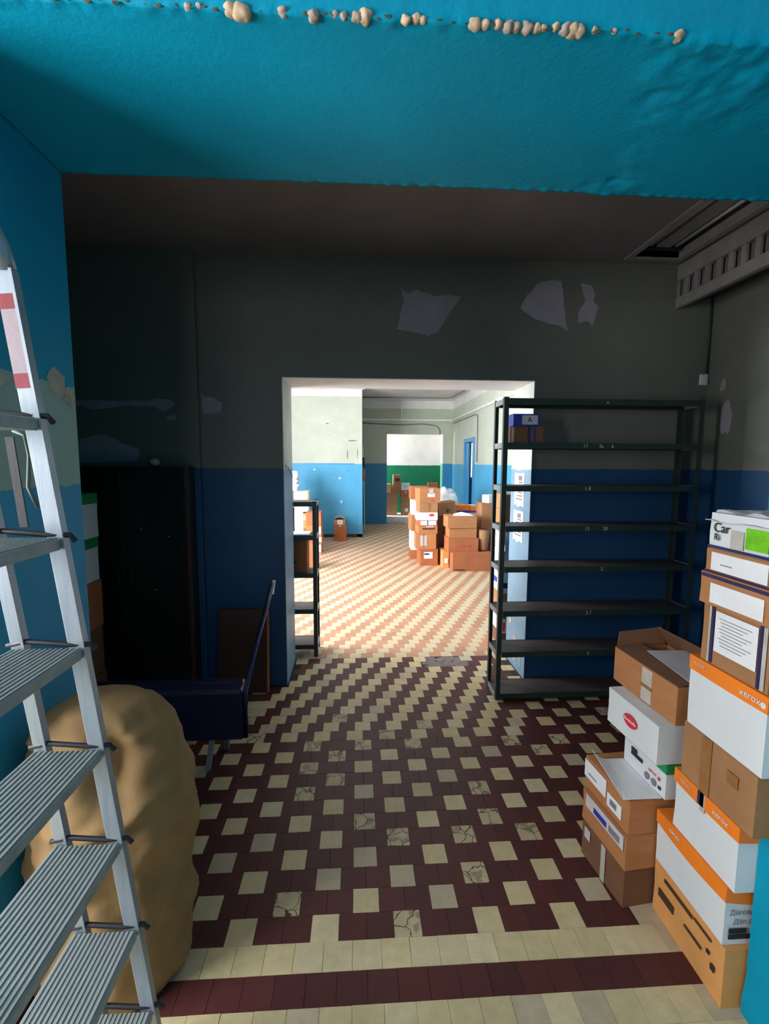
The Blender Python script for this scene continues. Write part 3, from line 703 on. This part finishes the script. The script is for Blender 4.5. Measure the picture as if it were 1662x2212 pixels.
# ================================================================ SACK, BENCH, CABINET, BOARD
sk = thing('paper_sack', 'big brown kraft paper sack standing behind the step ladder', 'sack', (-.80, 1.47, 0))
bm = bmesh.new(); nr, ns = 70, 84; rings = []
prof = [(0, .90), (.05, .97), (.25, 1.02), (.5, 1.04), (.68, 1.01), (.78, .94), (.85, .82), (.90, .64), (.93, .42), (.945, .2)]
def pr(z):
    for (a, ra), (b, rb) in zip(prof, prof[1:]):
        if a <= z <= b: return ra+(rb-ra)*(z-a)/(b-a)
    return prof[-1][1]
for i in range(nr):
    q = i/(nr-1); z = .945*(1-(1-q)**1.35)
    r = pr(z); ring = []
    for k in range(ns):
        a = 2*math.pi*k/ns
        x, y = .235*r*math.cos(a), .20*r*math.sin(a)
        p = Vector((x*4, y*4, z*4))
        f = .02*noise.fractal(p*1.1+Vector((3, 1, 2)), .7, 2.0, 3)+.006*(1-abs(noise.noise(p*1.2))*2)
        # dented flap on the front upper side
        dent = math.exp(-((math.cos(a)-.42)**2)/.10)*math.exp(-((z-.775)/.075)**2)*(1 if math.sin(a) < 0 else 0)
        f -= .085*dent
        lip = math.exp(-((z-.66-.035*math.cos(a*2))/.022)**2)*math.exp(-((math.cos(a)-.35)**2)/.3)*(1 if math.sin(a) < -.2 else 0); f += .03*lip
        f -= .02*math.exp(-((z-.615-.035*math.cos(a*2))/.02)**2)*math.exp(-((math.cos(a)-.35)**2)/.3)*(1 if math.sin(a) < -.2 else 0)
        f += .012*noise.ridged_multi_fractal(p*1.7+Vector((9, 2, 4)), .9, 2.0, 3, 1.0, 2.0)-.012
        ring.append(bm.verts.new((x+math.cos(a)*f, y+math.sin(a)*f, z+.006*noise.noise(p*3)*(q > 0.02))))
    rings.append(ring)
for a, b in zip(rings, rings[1:]):
    for k in range(ns): bm.faces.new((a[k], a[(k+1) % ns], b[(k+1) % ns], b[k]))
bm.faces.new(rings[0][::-1]); bm.faces.new(rings[-1])
mk('body', bm, SACK, sk, True)
# navy folding bench
bn = thing('folding_cot', 'folded dark navy vinyl cot on silver legs left of the doorway', 'cot', (-1.05, 2.8, 0))
bm = bmesh.new(); bm_box(bm, -.50, .43, -.35, -.24, .16, .45, .018); mk('panel', bm, NAVY, bn)
bm = bmesh.new(); bm_box(bm, -.48, .41, -.232, -.16, .17, .44, .018); mk('panel', bm, NAVY, bn)
tubeo('side_bar', [(.438, -.34, .18), (.442, -.34, .45), (.452, -.10, .61), (.466, .12, .74), (.478, .30, .865)], [.014, .014, .013, .014, .016], NAVY, bn)
tubeo('piping', [(.450, -.345, .45), (.462, -.10, .62), (.476, .12, .75), (.488, .30, .872)], .004, BLUEP, bn)
beamo('tip', (.478, .29, .80), (.486, .33, .885), .016, .02, WHITEP, bn)
for x, y in ((.25, -.32), (-.42, -.32), (.30, -.19), (-.42, -.19)): beamo('leg', (x-.02, y-.03*(1 if y < -.3 else -1), 0.0), (x, y, .165), .028, .018, ALU, bn, (0, 1, 0))
# black cabinet
cb = thing('black_cabinet', 'black low cabinet with scuffed doors against the dark left wall', 'cabinet', (-1.56, 3.22, 0))
boxo('body', -.46, .42, .015, .138, .04, 1.645, BLACKW, cb, .003); boxo('plinth', -.45, .41, .03, .137, 0, .04, BLACKW, cb)
boxo('door', -.455, -.022, 0, .0145, .06, 1.60, BLACKW, cb, .003); boxo('door', -.018, .395, 0, .0145, .06, 1.60, BLACKW, cb, .003)
boxo('edge_strip', .398, .4205, -.002, .0145, .04, 1.645, BROWNW, cb)
for x in (-.06, .03): boxo('handle', x-.006, x+.006, -.02, 0, .85, .95, BLACKP, cb, .002)
for x, z, w_ in ((-.25, 1.15, .05), (.28, 1.17, .015), (.18, .80, .012), (-.17, .78, .012), (.10, 1.22, .014), (-.26, 1.2, .01)): boxo('scuff', x-w_/2, x+w_/2, -.0008, .0002, z, z+.006, PAPERG, cb)
wb_ = thing('wooden_board', 'brown wooden board with an orange edge leaning on the wall left of the doorway', 'board', (-.83, 3.31, 0))
w1 = boxo('panel', -.18, .165, 0, .02, 0, .615, BROWNW, wb_, .002); w2 = boxo('edge_strip', .165, .18, -.004, .024, 0, .60, ORNGW, wb_, .002)
wb_.rotation_euler = (-.10, 0, 0)
bm = bmesh.new(); bmesh.ops.create_icosphere(bm, subdivisions=2, radius=.035)
for v in bm.verts: v.co = Vector((v.co.x, v.co.y, v.co.z*.8))*(1+.15*noise.noise(v.co*30))
rg = mk('tan_lump', bm, STONE, None, True); rg.location = (-1.38, 3.29, 1.674); tag(rg, 'round tan lump lying on top of the black cabinet', 'lump')
# archive boxes stacked in the dark left corner
zc = 0.0
gl = 'boxes stacked in the dark left corner of the hall'
for i, (h, m, lid, lab) in enumerate(((.31, KRAFTD, None, 'dark brown box at the bottom of the left corner stack'), (.31, KRAFTD, None, 'dark brown box second from the bottom of the left corner stack'),
        (.30, KRAFT2, None, 'reddish brown box under the white boxes of the left corner stack'), (.28, WHITEB, GREENB, 'white box with green lid, lower one of the left corner stack'), (.28, WHITEB, GREENB, 'white box with green lid, topmost of the left corner stack'))):
    carton(lab, -2.00, -1.665-.01*(i % 2), 2.78, 3.08, zc, zc+h, m, gl, name='archive_box' if lid else 'cardboard_box', lid=lid, lid_h=.065,
           feats=[('print','F',.62,.18,.82,.28,INK), ('print','F',.7,.3,.78,.34,INK)] if lid else []); zc += h

# ================================================================ RIGHT-HAND STACKS IN THE ENTRANCE
g1 = 'boxes in the tall stack at the right of the entrance'
X0 = 1.12
carton('yellowish brown box with black print at the bottom of the tall right stack', X0, X0+.25, 1.218, 1.555, 0, .203, KRAFT4, g1, tape=None,
       feats=[('print','L',.10,.42,.34,.56,INKB), ('print','L',.18,.80,.60,.86,INKB), ('print','L',.50,.50,.74,.54,INKB), ('print','L',.80,.60,.84,.66,INK), ('print','L',.86,.42,.91,.52,INK), ('print','L',.62,.84,.85,.88,INKB)])
def obox(lab, dx, y0, y1, z0, z1, feats, drop=.006):
    carton(lab, X0+dx, X0+dx+.235, y0, y1, z0, z1, WHITEB, g1, name='archive_box', lid=ORANGE, lid_h=.048, feats=feats, lid_drop=drop)
obox('white box with orange lid, lowest of three in the tall right stack', .0, 1.232, 1.555, .203, .40,
     [('lidtext','L',.3,.9,.022,'xerox',WHITEB), ('text','F',.28,.58,.022,'Договор 2',INKG), ('text','F',.26,.42,.022,'Дог. 08',INKG), ('print','F',.06,.22,.30,.30,INK), ('print','F',.06,.12,.60,.20,INK)], .012)
obox('white box with orange lid and taped navy strip, middle of three at right', .004, 1.21, 1.485, .40, .615,
     [('lidband','L',.40,.78,.50,.995,NAVYP), ('lidband','L',.44,.70,.52,.995,TAPE), ('lidtext','L',.76,.89,.026,'xerox',WHITEB), ('lidtext','L',.2,.9,.02,'xerox',PAPERG), ('print','F',.35,.1,.75,.2,INK)], .004)
carton('large brown box wrapped in brown tape in the middle of the tall right stack', X0+.002, X0+.262, 1.165, 1.46, .615, .806, KRAFT3, g1,
       feats=[('tape','L',.30,0,.44,1,TAPEB), ('print','L',.66,.55,.80,.75,TAPEB), ('tape','F',.4,0,.62,1,TAPEB)])
obox('white box with orange lid, topmost of three in the tall right stack', .002, 1.155, 1.45, .806, 1.045,
     [('lidtext','L',.82,.9,.03,'xerox',WHITEB), ('oval','L',.965,.88,.009,.009,WHITEB), ('lidtext','L',.15,.93,.02,'xerox',PAPERG)], .002)
carton('brown box with large white document sheet in the tall right stack', X0+.006, X0+.25, 1.165, 1.418, 1.045, 1.236, KRAFT3, g1,
       feats=[('tape','L',.16,.02,.20,.98,NAVYP), ('label','L',.22,.25,.84,.93,PAPER), ('tape','L',.86,.02,.90,.98,NAVYP), ('tape','L',.12,.02,.15,.98,TAPE), ('tape','L',.91,.02,.96,.98,TAPE)]
       + [('print','L',.28+.02*(i % 3),.82-.055*i,.76-.06*(i*7 % 3),.83-.055*i,INKG) for i in range(9)])
carton('shallow brown box with a white paper strip, lower of two in the tall right stack', X0-.008, X0+.25, 1.16, 1.425, 1.236, 1.338, KRAFT, g1,
       feats=[('label','L',.18,.10,.92,.72,PAPER), ('tape','L',.02,.86,.98,.96,NAVYP)])
carton('shallow brown box with a white paper strip, upper of two in the tall right stack', X0+.0, X0+.25, 1.16, 1.418, 1.338, 1.414, KRAFT, g1,
       feats=[('label','L',.10,.12,.90,.88,PAPER), ('print','L',.25,.4,.42,.44,INKG), ('tape','L',.0,.0,.98,.08,NAVYP)])
tb = carton('crumpled white carton with green picture on top of the tall right stack', X0+.0, X0+.25, 1.15, 1.408, 1.414, 1.528, WHITEB, g1, flaps=False, bulge=.006,
       feats=[('text','L',.20,.60,.042,'Car',INK), ('text','L',.14,.34,.03,'Ri',INK), ('print','L',.55,.18,.85,.72,LIME), ('print','L',.0,.02,1,.10,NAVYP), ('tape','L',.34,.12,.52,.6,TAPE), ('print','L',.86,.1,.98,.6,BLUEP)])
bm = bmesh.new(); cr = []
for i in range(15):
    row = []
    for j in range(13):
        u, v = i/14, j/12
        x, y = -.138+.27*u, -.14+.28*v
        z = .118+.012*noise.noise(Vector((u*5, v*5, 3)))
        if u < .08: z -= .028+.01*noise.noise(Vector((v*8, 2, 2)))
        row.append(bm.verts.new((x, y, z)))
    cr.append(row)
for i in range(14):
    for j in range(12): bm.faces.new((cr[i][j], cr[i+1][j], cr[i+1][j+1], cr[i][j+1]))
f_ = mk('crumpled_wrap', bm, PAPERG, tb); md = f_.modifiers.new('thickness', 'SOLIDIFY'); md.thickness = .002

g2 = 'boxes in the shorter stack behind the tall right one'
carton('dark brown box on the floor under the shorter right stack', .985, 1.19, 1.565, 1.83, 0, .155, KRAFTD, g2, rz=.12,
       feats=[('tape','L',.5,0,.6,1,TAPE), ('label','L',.08,.6,.22,.9,PAPERG)])
carton('brown box taped with blue printed labels, second from floor in the shorter right stack', .985, 1.19, 1.56, 1.84, .155, .29, KRAFT, g2, rz=.10,
       feats=[('label','L',.10,.55,.96,.98,PAPERG), ('print','L',.30,.62,.60,.80,BLUEP), ('print','L',.65,.62,.88,.82,INKG)])
fb = carton('flat brown box with white sheets taped over its edge in the shorter right stack', 1.0, 1.21, 1.57, 1.86, .29, .425, KRAFT, g2, rz=.08,
       feats=[('label','L',.0,.34,.52,.90,PAPER), ('label','L',.55,.20,.86,.62,PAPER), ('print','L',.1,.5,.3,.54,INKG), ('print','L',.62,.32,.76,.5,INKG)])
bm = bmesh.new(); sh = []
for i in range(9):
    sh.append([bm.verts.new((-.085+.15*i/8, -.13+.24*j/6, .133+.045*max(0, 1-i/3.2)**2*(j/6)+.004)) for j in range(7)])
for i in range(8):
    for j in range(6): bm.faces.new((sh[i][j], sh[i+1][j], sh[i+1][j+1], sh[i][j+1]))
ps = mk('curled_paper', bm, PAPER); ps.location = (1.075, 1.70, .2935); md = ps.modifiers.new('thickness', 'SOLIDIFY'); md.thickness = .0015
tag(ps, 'curled white printed sheet lying on the flat brown box of the shorter right stack', 'paper')
gb = carton('white box with green lid and black barcode in the shorter right stack', 1.135, 1.365, 1.563, 1.81, .432, .578, WHITEB, g2, rz=.05, name='archive_box', lid=GREENB, lid_h=.042,
       feats=[('print','L',.20,.52,.34,.62,INK), ('print','L',.20,.40,.48,.50,INK), ('text','L',.72,.45,.018,'xerox',REDP), ('oval','L',.87,.42,.007,.007,REDP), ('oval','L',.60,.20,.014,.014,INKG), ('oval','L',.76,.20,.014,.014,INKG), ('print','L',.86,.16,.92,.24,INK)])
carton('white box with a red oval emblem in the shorter right stack', 1.085, 1.37, 1.555, 1.865, .578, .728, WHITEB, g2, rz=.05,
       feats=[('oval','L',.50,.55,.042,.026,REDP), ('text','L',.50,.55,.018,'Bonduelle',PAPER), ('print','F',.42,.46,.70,.54,INKG)])
ob = thing('open_cardboard_box', 'open brown cardboard box with raised flaps on top of the shorter right stack', 'box', (1.27, 1.745, .729), .05, g2)
bm = bmesh.new(); hx, hy, hz, w_ = .125, .19, .145, .004
bm_box(bm, -hx, hx, -hy, hy, 0, w_); bm_box(bm, -hx, -hx+w_, -hy, hy, w_, hz); bm_box(bm, hx-w_, hx, -hy, hy, w_, hz)
bm_box(bm, -hx+w_, hx-w_, -hy, -hy+w_, w_, hz); bm_box(bm, -hx+w_, hx-w_, hy-w_, hy, w_, hz)
mk('body', bm, KRAFT, ob)
polyo('flap', [(-hx, -hy, hz), (-hx, hy, hz), (-.01, hy*.97, hz+.012), (-.01, -hy*.97, hz+.012)], (0, 0, .004), KRAFTD, ob)
polyo('flap', [(hx, -hy, hz), (hx, hy, hz), (hx-.06, hy*.97, hz+.085), (hx-.06, -hy*.6, hz+.085)], (.003, 0, .003), KRAFTD, ob)
polyo('flap', [(-hx+.01, hy, hz), (hx-.01, hy, hz), (hx-.02, hy+.02, hz+.075), (-hx+.03, hy+.02, hz+.06)], (0, .004, 0), KRAFTD, ob)
boxo('tape', -hx-.0015, -hx, -.055, .005, .005, .14, TAPE, ob); boxo('tape', -hx-.002, -hx-.0015, -.06, .01, .06, .075, TAPEB, ob)
pw = thing('paper_pile', 'grey white papers lying in the open box of the shorter right stack', 'papers', (1.30, 1.70, .735), .05)
bm = bmesh.new(); bm_box(bm, -.08, .09, -.13, .12, 0, .145); mk('stack', bm, PAPERG, pw)
polyo('top_sheet', [(-.10, -.15, .150), (.085, -.15, .150), (.085, .12, .160), (-.08, .13, .162)], (0, 0, .002), PAPERG, pw)

# ================================================================ STORAGE HALL CONTENTS
# pile just behind the right jamb
g3 = 'boxes piled just behind the right doorway jamb'
carton('dark flat box on the floor behind the right doorway jamb', 1.31, 1.62, 4.08, 4.4, 0, .125, KRAFTD, g3)
carton('white box with green lid low behind the right doorway jamb', 1.31, 1.60, 4.08, 4.4, .125, .335, WHITEB, g3, name='archive_box', lid=GREENB, lid_h=.07, feats=[('print','F',.05,.1,.12,.5,REDP)])
carton('plain brown box in the middle of the pile behind the right doorway jamb', 1.32, 1.62, 4.10, 4.4, .335, .50, KRAFT3, g3)
carton('white printed carton above the brown one behind the right doorway jamb', 1.30, 1.60, 4.08, 4.4, .50, .745, WHITEB, g3, feats=[('print','F',.05,.2,.2,.4,INK), ('print','L',.2,.3,.6,.5,BLUEP)])
nb = thing('newsprint_bundle', 'bundle wrapped in torn newspaper behind the right doorway jamb', 'bundle', (1.46, 4.24, .745), 0)
bm = bmesh.new(); bmesh.ops.create_cube(bm, size=1); bmesh.ops.subdivide_edges(bm, edges=bm.edges[:], cuts=8, use_grid_fill=True)
for v in bm.verts:
    p = v.co.copy(); v.co = Vector((p.x*.30*(1-.12*(p.z+.5)), p.y*.30, (p.z+.5)*.335)) + .03*noise.noise_vector(p*4)*(1 if p.z > -.49 else 0)
mk('wrapping', bm, NEWS, nb)
carton('brown box on the newspaper bundle behind the right doorway jamb', 1.30, 1.60, 4.10, 4.4, 1.105, 1.26, KRAFT, g3, flaps=False)
carton('topmost brown box of the pile behind the right doorway jamb', 1.31, 1.58, 4.10, 4.38, 1.26, 1.40, KRAFT3, g3)

g4 = 'boxes in the leaning column near the middle of the far room'
def st(lab, x0, x1, z0, z1, y, m, feats=(), rz=0., d=.36, g=g4, **k): return carton(lab, x0, x1, y, y+d, z0, z1, m, g, rz, feats=feats, **k)
st('bottom brown box with a white label in the far column', 1.02, 1.31, 0, .275, 7.5, KRAFT2, [('label','F',.2,.42,.7,.82,PAPER), ('print','F',.22,.65,.5,.75,BLUEP)], .04)
st('brown box with blue taped seam, second from floor in the far column', .96, 1.29, .275, .525, 7.5, KRAFT, [('tape','F',.22,.2,.55,.9,TAPE), ('tape','F',.36,.15,.42,.95,BLUEP)], -.05)
st('brown box with dark lettering, third from floor in the far column', .985, 1.30, .525, .66, 7.5, KRAFT, [('print','F',.2,.55,.85,.72,INKB), ('tape','F',.4,.8,.8,1,TAPE)], .02)
st('box with white paper front, fourth from floor in the far column', 1.0, 1.29, .66, .75, 7.5, KRAFT2, [('label','F',.04,.1,.94,.9,PAPER), ('tape','F',.42,.1,.48,.9,BLUEP)], .05)
st('white box with red emblem in the far column', .965, 1.31, .75, .875, 7.5, WHITEB, [('oval','F',.72,.68,.045,.022,REDP)], -.06)
st('brown box just below the top of the far column', 1.0, 1.30, .875, 1.035, 7.52, KRAFT3, [('tape','F',.45,.1,.58,.98,TAPEB)], .04)
st('topmost brown box with taped label of the far column', .99, 1.33, 1.035, 1.265, 7.52, KRAFT, [('tape','F',.45,.55,.66,1,TAPE), ('label','F',.38,.40,.74,.66,PAPER), ('print','F',.55,.12,.66,.22,REDP)], .09)
g5 = 'boxes in the narrow column behind the leaning one'
z = 0
for i, (h, m) in enumerate(((.16, KRAFT2), (.34, WHITEB), (.28, KRAFT), (.27, WHITEB), (.22, KRAFT2))):
    st(['lowest','second','third','fourth','topmost'][i]+' box of the narrow column half hidden behind the leaning column', .925+.012*(i % 2), 1.21, z, z+h, 8.02, m, [], .05*(i % 3-1), g=g5); z += h
g6 = 'boxes in the right-hand group of the far room'
st('long flat reddish brown box on the floor at the front of the far right group', 1.475, 2.10, 0, .285, 7.06, KRAFT2, [('print','F',.04,.06,.30,.12,INKB)], 0, .40, g6)
st('pale narrow box on the floor beside the long flat brown box', 1.365, 1.462, 0, .27, 7.30, KRAFT4, [('label','F',.2,.3,.8,.6,PAPER)], 0, .36, g6)
st('brown box with small red print, second level of the far right group', 1.425, 1.90, .2855, .50, 7.18, KRAFT2, [('print','F',.45,.4,.55,.5,REDP), ('print','F',.66,.4,.74,.5,REDP)], .01, .36, g6)
st('brown box in the middle of the far right group', 1.445, 1.88, .50, .66, 7.22, KRAFT, [], -.01, .36, g6)
b4 = st('broad brown box with white papers on its top in the far right group', 1.41, 1.87, .66, .845, 7.20, KRAFT, [('label','R',.2,.2,.7,.8,PAPER)], .02, .38, g6)
tag(polyo('loose_paper', [(1.50, 7.22, .848), (1.83, 7.24, .848), (1.83, 7.5, .85), (1.70, 7.55, .875), (1.56, 7.5, .852)], (0, 0, .006), PAPER), 'loose white papers on the broad brown box in the far right group', 'paper')
st('brown box standing under the tilted one in the far right group', 1.36, 1.66, 0, .78, 7.78, KRAFTD, [], 0, .34, g6)
tl = st('tilted brown box behind the broad one in the far right group', 1.36, 1.66, .785, 1.0, 7.78, KRAFT3, [('print','F',.45,.2,.5,.5,INK), ('print','F',.55,.25,.6,.45,INK)], .1, .3, g6, tilt=(0, -.13))
tl.location.z += .02
st('tall plain brown box under the orange packs in the far right group', 1.70, 2.10, 0, .70, 7.95, KRAFT2, [], 0, .4, g6)
st('pale lilac box under the orange packs in the far right group', 1.68, 2.10, .70, .82, 7.95, PAPERG, [], 0, .4, g6)
st('left orange paper pack on the lilac box', 1.71, 1.93, .82, .95, 7.98, ORANGE, [('print','F',0,0,1,.3,BLUEP)], .05, .3, 'orange paper packs', name='paper_pack', flaps=False, cat='pack')
st('right orange and white paper pack on the lilac box', 1.96, 2.09, .82, .94, 7.98, ORANGE, [('print','T',.1,.1,.9,.9,PAPER), ('print','F',0,0,1,.3,BLUEP)], -.06, .3, 'orange paper packs', name='paper_pack', flaps=False, cat='pack')
sk2 = thing('white_sack', 'bulging white polythene sack behind the leaning column', 'sack', (1.70, 9.0, 0))
bm = bmesh.new(); bmesh.ops.create_icosphere(bm, subdivisions=4, radius=1)
for v in bm.verts:
    p = v.co.copy(); n_ = 1+.16*noise.fractal(p*2.2, .6, 2, 4)+.05*(1-abs(noise.noise(p*5))*2)
    v.co = Vector((p.x*.34*n_, p.y*.30*n_, max(0, .58+p.z*.585*n_)))
mk('body', bm, POLY, sk2, True)
st('tall brown carton leaning at the right edge of the far right group', 2.02, 2.26, .50, 1.03, 7.5, KRAFT3, [], .05, .3, g6)
st('brown box under the tall carton at the right of the far group', 2.02, 2.34, .285, .50, 7.5, KRAFTD, [], 0, .34, g6)
st('dark brown box on the floor under the right end of the far group', 2.12, 2.44, 0, .285, 7.48, KRAFTD, [], 0, .36, g6)
st('white carton peeping over the tall brown carton', 2.10, 2.30, 1.03, 1.16, 7.5, WHITEB, [], .3, .2, g6)
st('brown box at the far right seen behind the tall shelving unit', 2.28, 2.57, .50, .80, 7.2, KRAFT2, [], 0, .3, g6)
st('brown box on the floor at the far right seen behind the tall shelving unit', 2.28, 2.57, .0, .50, 7.05, KRAFT2, [], 0, .4, g6)
st('tan box topmost at the far right behind the tall shelving unit', 2.31, 2.57, .80, 1.10, 7.2, KRAFT3, [], 0, .3, g6)
bk = thing('waste_basket', 'brown round basket among the far right boxes', 'basket', (2.005, 7.28, .2865))
bm = bmesh.new(); R_ = [(.05, 0), (.075, .03), (.088, .18), (.092, .34), (.084, .34), (.08, .18), (.07, .04)]; rg_ = []
for r, z in R_: rg_.append([bm.verts.new((r*math.cos(2*math.pi*k/20), r*math.sin(2*math.pi*k/20), z)) for k in range(20)])
for a, b in zip(rg_, rg_[1:]):
    for k in range(20): bm.faces.new((a[k], a[(k+1) % 20], b[(k+1) % 20], b[k]))
bm.faces.new(rg_[0][::-1]); bm.faces.new(rg_[-1]); mk('body', bm, KRAFT3, bk, True)
tubeo('rim', [(.088*math.cos(2*math.pi*k/20), .088*math.sin(2*math.pi*k/20), .34) for k in range(21)], .007, KRAFTD, bk, 6)

# group at the left by the partition
g7 = 'boxes stacked at the left of the far room'
carton('tall brown box at the bottom left of the far left stack', -1.52, -1.26, 9.15, 9.5, 0, .46, KRAFT, g7)
carton('brown box with a white label above the tall one in the far left stack', -1.52, -1.27, 9.15, 9.5, .46, .80, KRAFT2, g7, feats=[('label','F',.5,.2,.9,.8,PAPER)])
carton('small white box on the brown boxes of the far left stack', -1.52, -1.235, 9.15, 9.5, .80, 1.09, WHITEB, g7, feats=[('print','F',.86,0,.98,1,TAPEB)])
carton('tall white carton on end beside the far left stack', -1.23, -1.06, 9.15, 9.5, 0, .72, WHITEB, g7)
carton('broad white box carrying the stack of papers in the far left corner', -1.226, -.95, 9.13, 9.5, .72, 1.12, WHITEB, g7, feats=[('print','F',.86,.45,1,1,TAN)])
ppl = []
z = 1.12; g8 = 'paper reams in the tall white pile'
for i in range(9):
    h = .043
    x_ = random.uniform(-.02, .02)
    bm = bmesh.new(); bm_box(bm, -.15, .15, -.10, .10, 0, h-.001, .002)
    for k in range(3): bm_box(bm, .15, .155+random.uniform(0, .015), -.09, .09, .006+.011*k, .012+.011*k)
    o = mk('paper_ream', bm, PAPER); o.location = (-1.33+x_, 9.30, z); o.rotation_euler = (0, 0, random.uniform(-.08, .08)); z += h
    tag(o, ['lowest ragged', 'second lowest', 'third lowest', 'fourth lowest', 'middle', 'fourth from top', 'third from top', 'second from top', 'topmost'][i]+' white paper ream in the tall pile by the blue partition', 'paper', g8)
for i, (w_, m, h) in enumerate(((.06, KRAFT4, .31), (.045, M('binder_green', rgb(150, 176, 130), .6), .315), (.07, BLACKP, .30))):
    x_ = -1.03+.095*i
    bo = thing('ring_binder', ['ochre binder standing beside the white carton', 'pale green binder leaning between ochre and black ones', 'black binder standing by the labelled boxes'][i], 'binder', (x_, 9.15, .3815), 0)
    boxo('cover', -w_/2, w_/2, 0, .28, 0, h, m, bo, .004); boxo('spine_label', -w_/3, w_/3, -.0015, 0, h*.55, h*.85, PAPERG, bo)
carton('brown box carrying the binders at the far left', -1.055, -.80, 9.10, 9.5, 0, .38, KRAFT3, g7)
g9 = 'labelled boxes beside the low shelving unit'
z = 0
for i, (h, dx) in enumerate(((.20, 0), (.13, .01), (.20, .0), (.24, -.005))):
    carton(['lowest','second','third','topmost'][i]+' brown box with white label in the stack right of the low shelving unit', -.94, -.665+dx, 8.55, 8.9, z, z+h, KRAFT2 if i % 2 else KRAFT, g9,
           feats=[('label','F',.70,.18,.97,.85,PAPER)] if i < 3 else []); z += h
carton('brown box on the floor by the low shelving unit', -.90, -.66, 7.25, 7.55, 0, .26, KRAFT2, None)
carton('brown box at the lower half of the pair by the blue partition', -.505, -.24, 9.95, 10.25, 0, .345, KRAFT2, 'pair of boxes by the blue partition', flaps=False, feats=[('print','F',.08,.3,.14,.4,INK), ('print','F',.28,.4,.36,.46,INK), ('tape','F',.4,.9,.62,1,TAPE)])
sb = thing('open_cardboard_box', 'small open brown box with raised white flaps by the blue partition', 'box', (-.385, 10.1, .346), 0, 'pair of boxes by the blue partition')
bm = bmesh.new(); hx, hy, hz, w_ = .118, .14, .12, .006
bm_box(bm, -hx, hx, -hy, hy, 0, w_); bm_box(bm, -hx, -hx+w_, -hy, hy, w_, hz); bm_box(bm, hx-w_, hx, -hy, hy, w_, hz); bm_box(bm, -hx+w_, hx-w_, -hy, -hy+w_, w_, hz); bm_box(bm, -hx+w_, hx-w_, hy-w_, hy, w_, hz)
mk('body', bm, KRAFT, sb)
polyo('flap', [(-hx, -hy, hz), (-hx, hy, hz), (-.012, hy, hz+.075), (-.012, -hy, hz+.075)], (0, 0, .006), TAN, sb); polyo('flap', [(hx, -hy, hz), (hx, hy, hz), (.012, hy, hz+.075), (.012, -hy, hz+.075)], (0, 0, .006), TAN, sb)
boxo('paper_label', -.045, .065, -hy-.003, -hy, .015, .105, PAPER, sb); boxo('printed_mark', .0, .02, -hy-.0045, -hy-.003, .05, .08, INKG, sb)
# on the low shelving unit
carton('brown box with printed word on the low shelving unit', -.90, -.43, 3.96, 4.14, .736, 1.02, KRAFT2, 'boxes on the low shelving unit', feats=[('print','F',.55,.28,.80,.36,INKB), ('print','F',.66,.06,.74,.11,INKB)], flaps=False)
tag(boxo('paper_sheets', -.95, -.41, 3.945, 4.14, 1.061, 1.070, PAPER), 'loose white paper sheets on the low shelving unit', 'paper')
# broom handle in the dark gap
br = thing('broom', 'broom with orange socket leaning in the dark gap beside the partition', 'broom', (.17, 11.1, 0))
tubeo('handle', [(0, 0, 0), (-.02, .02, 1.35), (-.045, .03, 2.05)], .012, WHITEP, br); tubeo('socket', [(-.019, .02, 1.25), (-.024, .021, 1.52)], .03, ORNGW, br)
bm = bmesh.new(); bm_box(bm, -.08, .0, -.04, .04, 1.54, 1.80, .01); mk('bristles', bm, BLACKP, br)

# green room stock
g10 = 'boxes on the raised floor of the green room'
K = 13.4/14.7; base = .166
def gz(z): return 1.678-(1.678-z)*K
gr = [('front left box of the green room pile, lowest', .90, 1.25, None, .257, KRAFT3, ()), ('front left box of the green room pile, second', .90, 1.275, .257, .507, KRAFT3, ()), ('front left box of the green room pile, third', .90, 1.275, .507, .741, KRAFT3, ()),
      ('box on top of the green room left column', 1.06, 1.36, .741, .90, KRAFT2, ()), ('tallest upright box of the green room pile with dark oval mark', 1.125, 1.362, .90, 1.294, KRAFT, (('oval','F',.55,.62,.075,.05,NAVYP),)),
      ('right column box of the green room pile, lowest, with label', 1.40, 1.694, None, .315, KRAFT3, (('label','F',.35,.4,.7,.75,PAPER),)), ('right column box of the green room pile, second', 1.39, 1.69, .315, .609, KRAFT3, ()), ('right column box of the green room pile, third', 1.365, 1.67, .609, .82, KRAFT2, (('print','F',.45,.6,.6,.75,PAPER),)),
      ('white box with red mark on the green room pile', 1.375, 1.656, .82, 1.033, WHITEB, (('print','F',.35,.5,.62,.6,REDP),)), ('small box left of the upright one in the green room', .90, 1.05, .741, 1.018, KRAFT4, ())]
for lab, a, b, z0, z1, m, fe in gr: carton(lab, a*K, b*K, 13.4, 13.65, base if z0 is None else gz(z0), gz(z1), m, g10, feats=fe)
carton('white box under the brown one at the right of the green room', 2.244*K, 2.568*K, 13.4, 13.65, base, gz(.86), WHITEB, g10)
carton('brown box at the right of the green room opening', 2.242*K, 2.555*K, 13.4, 13.65, gz(.86), gz(1.049), KRAFT2, g10)
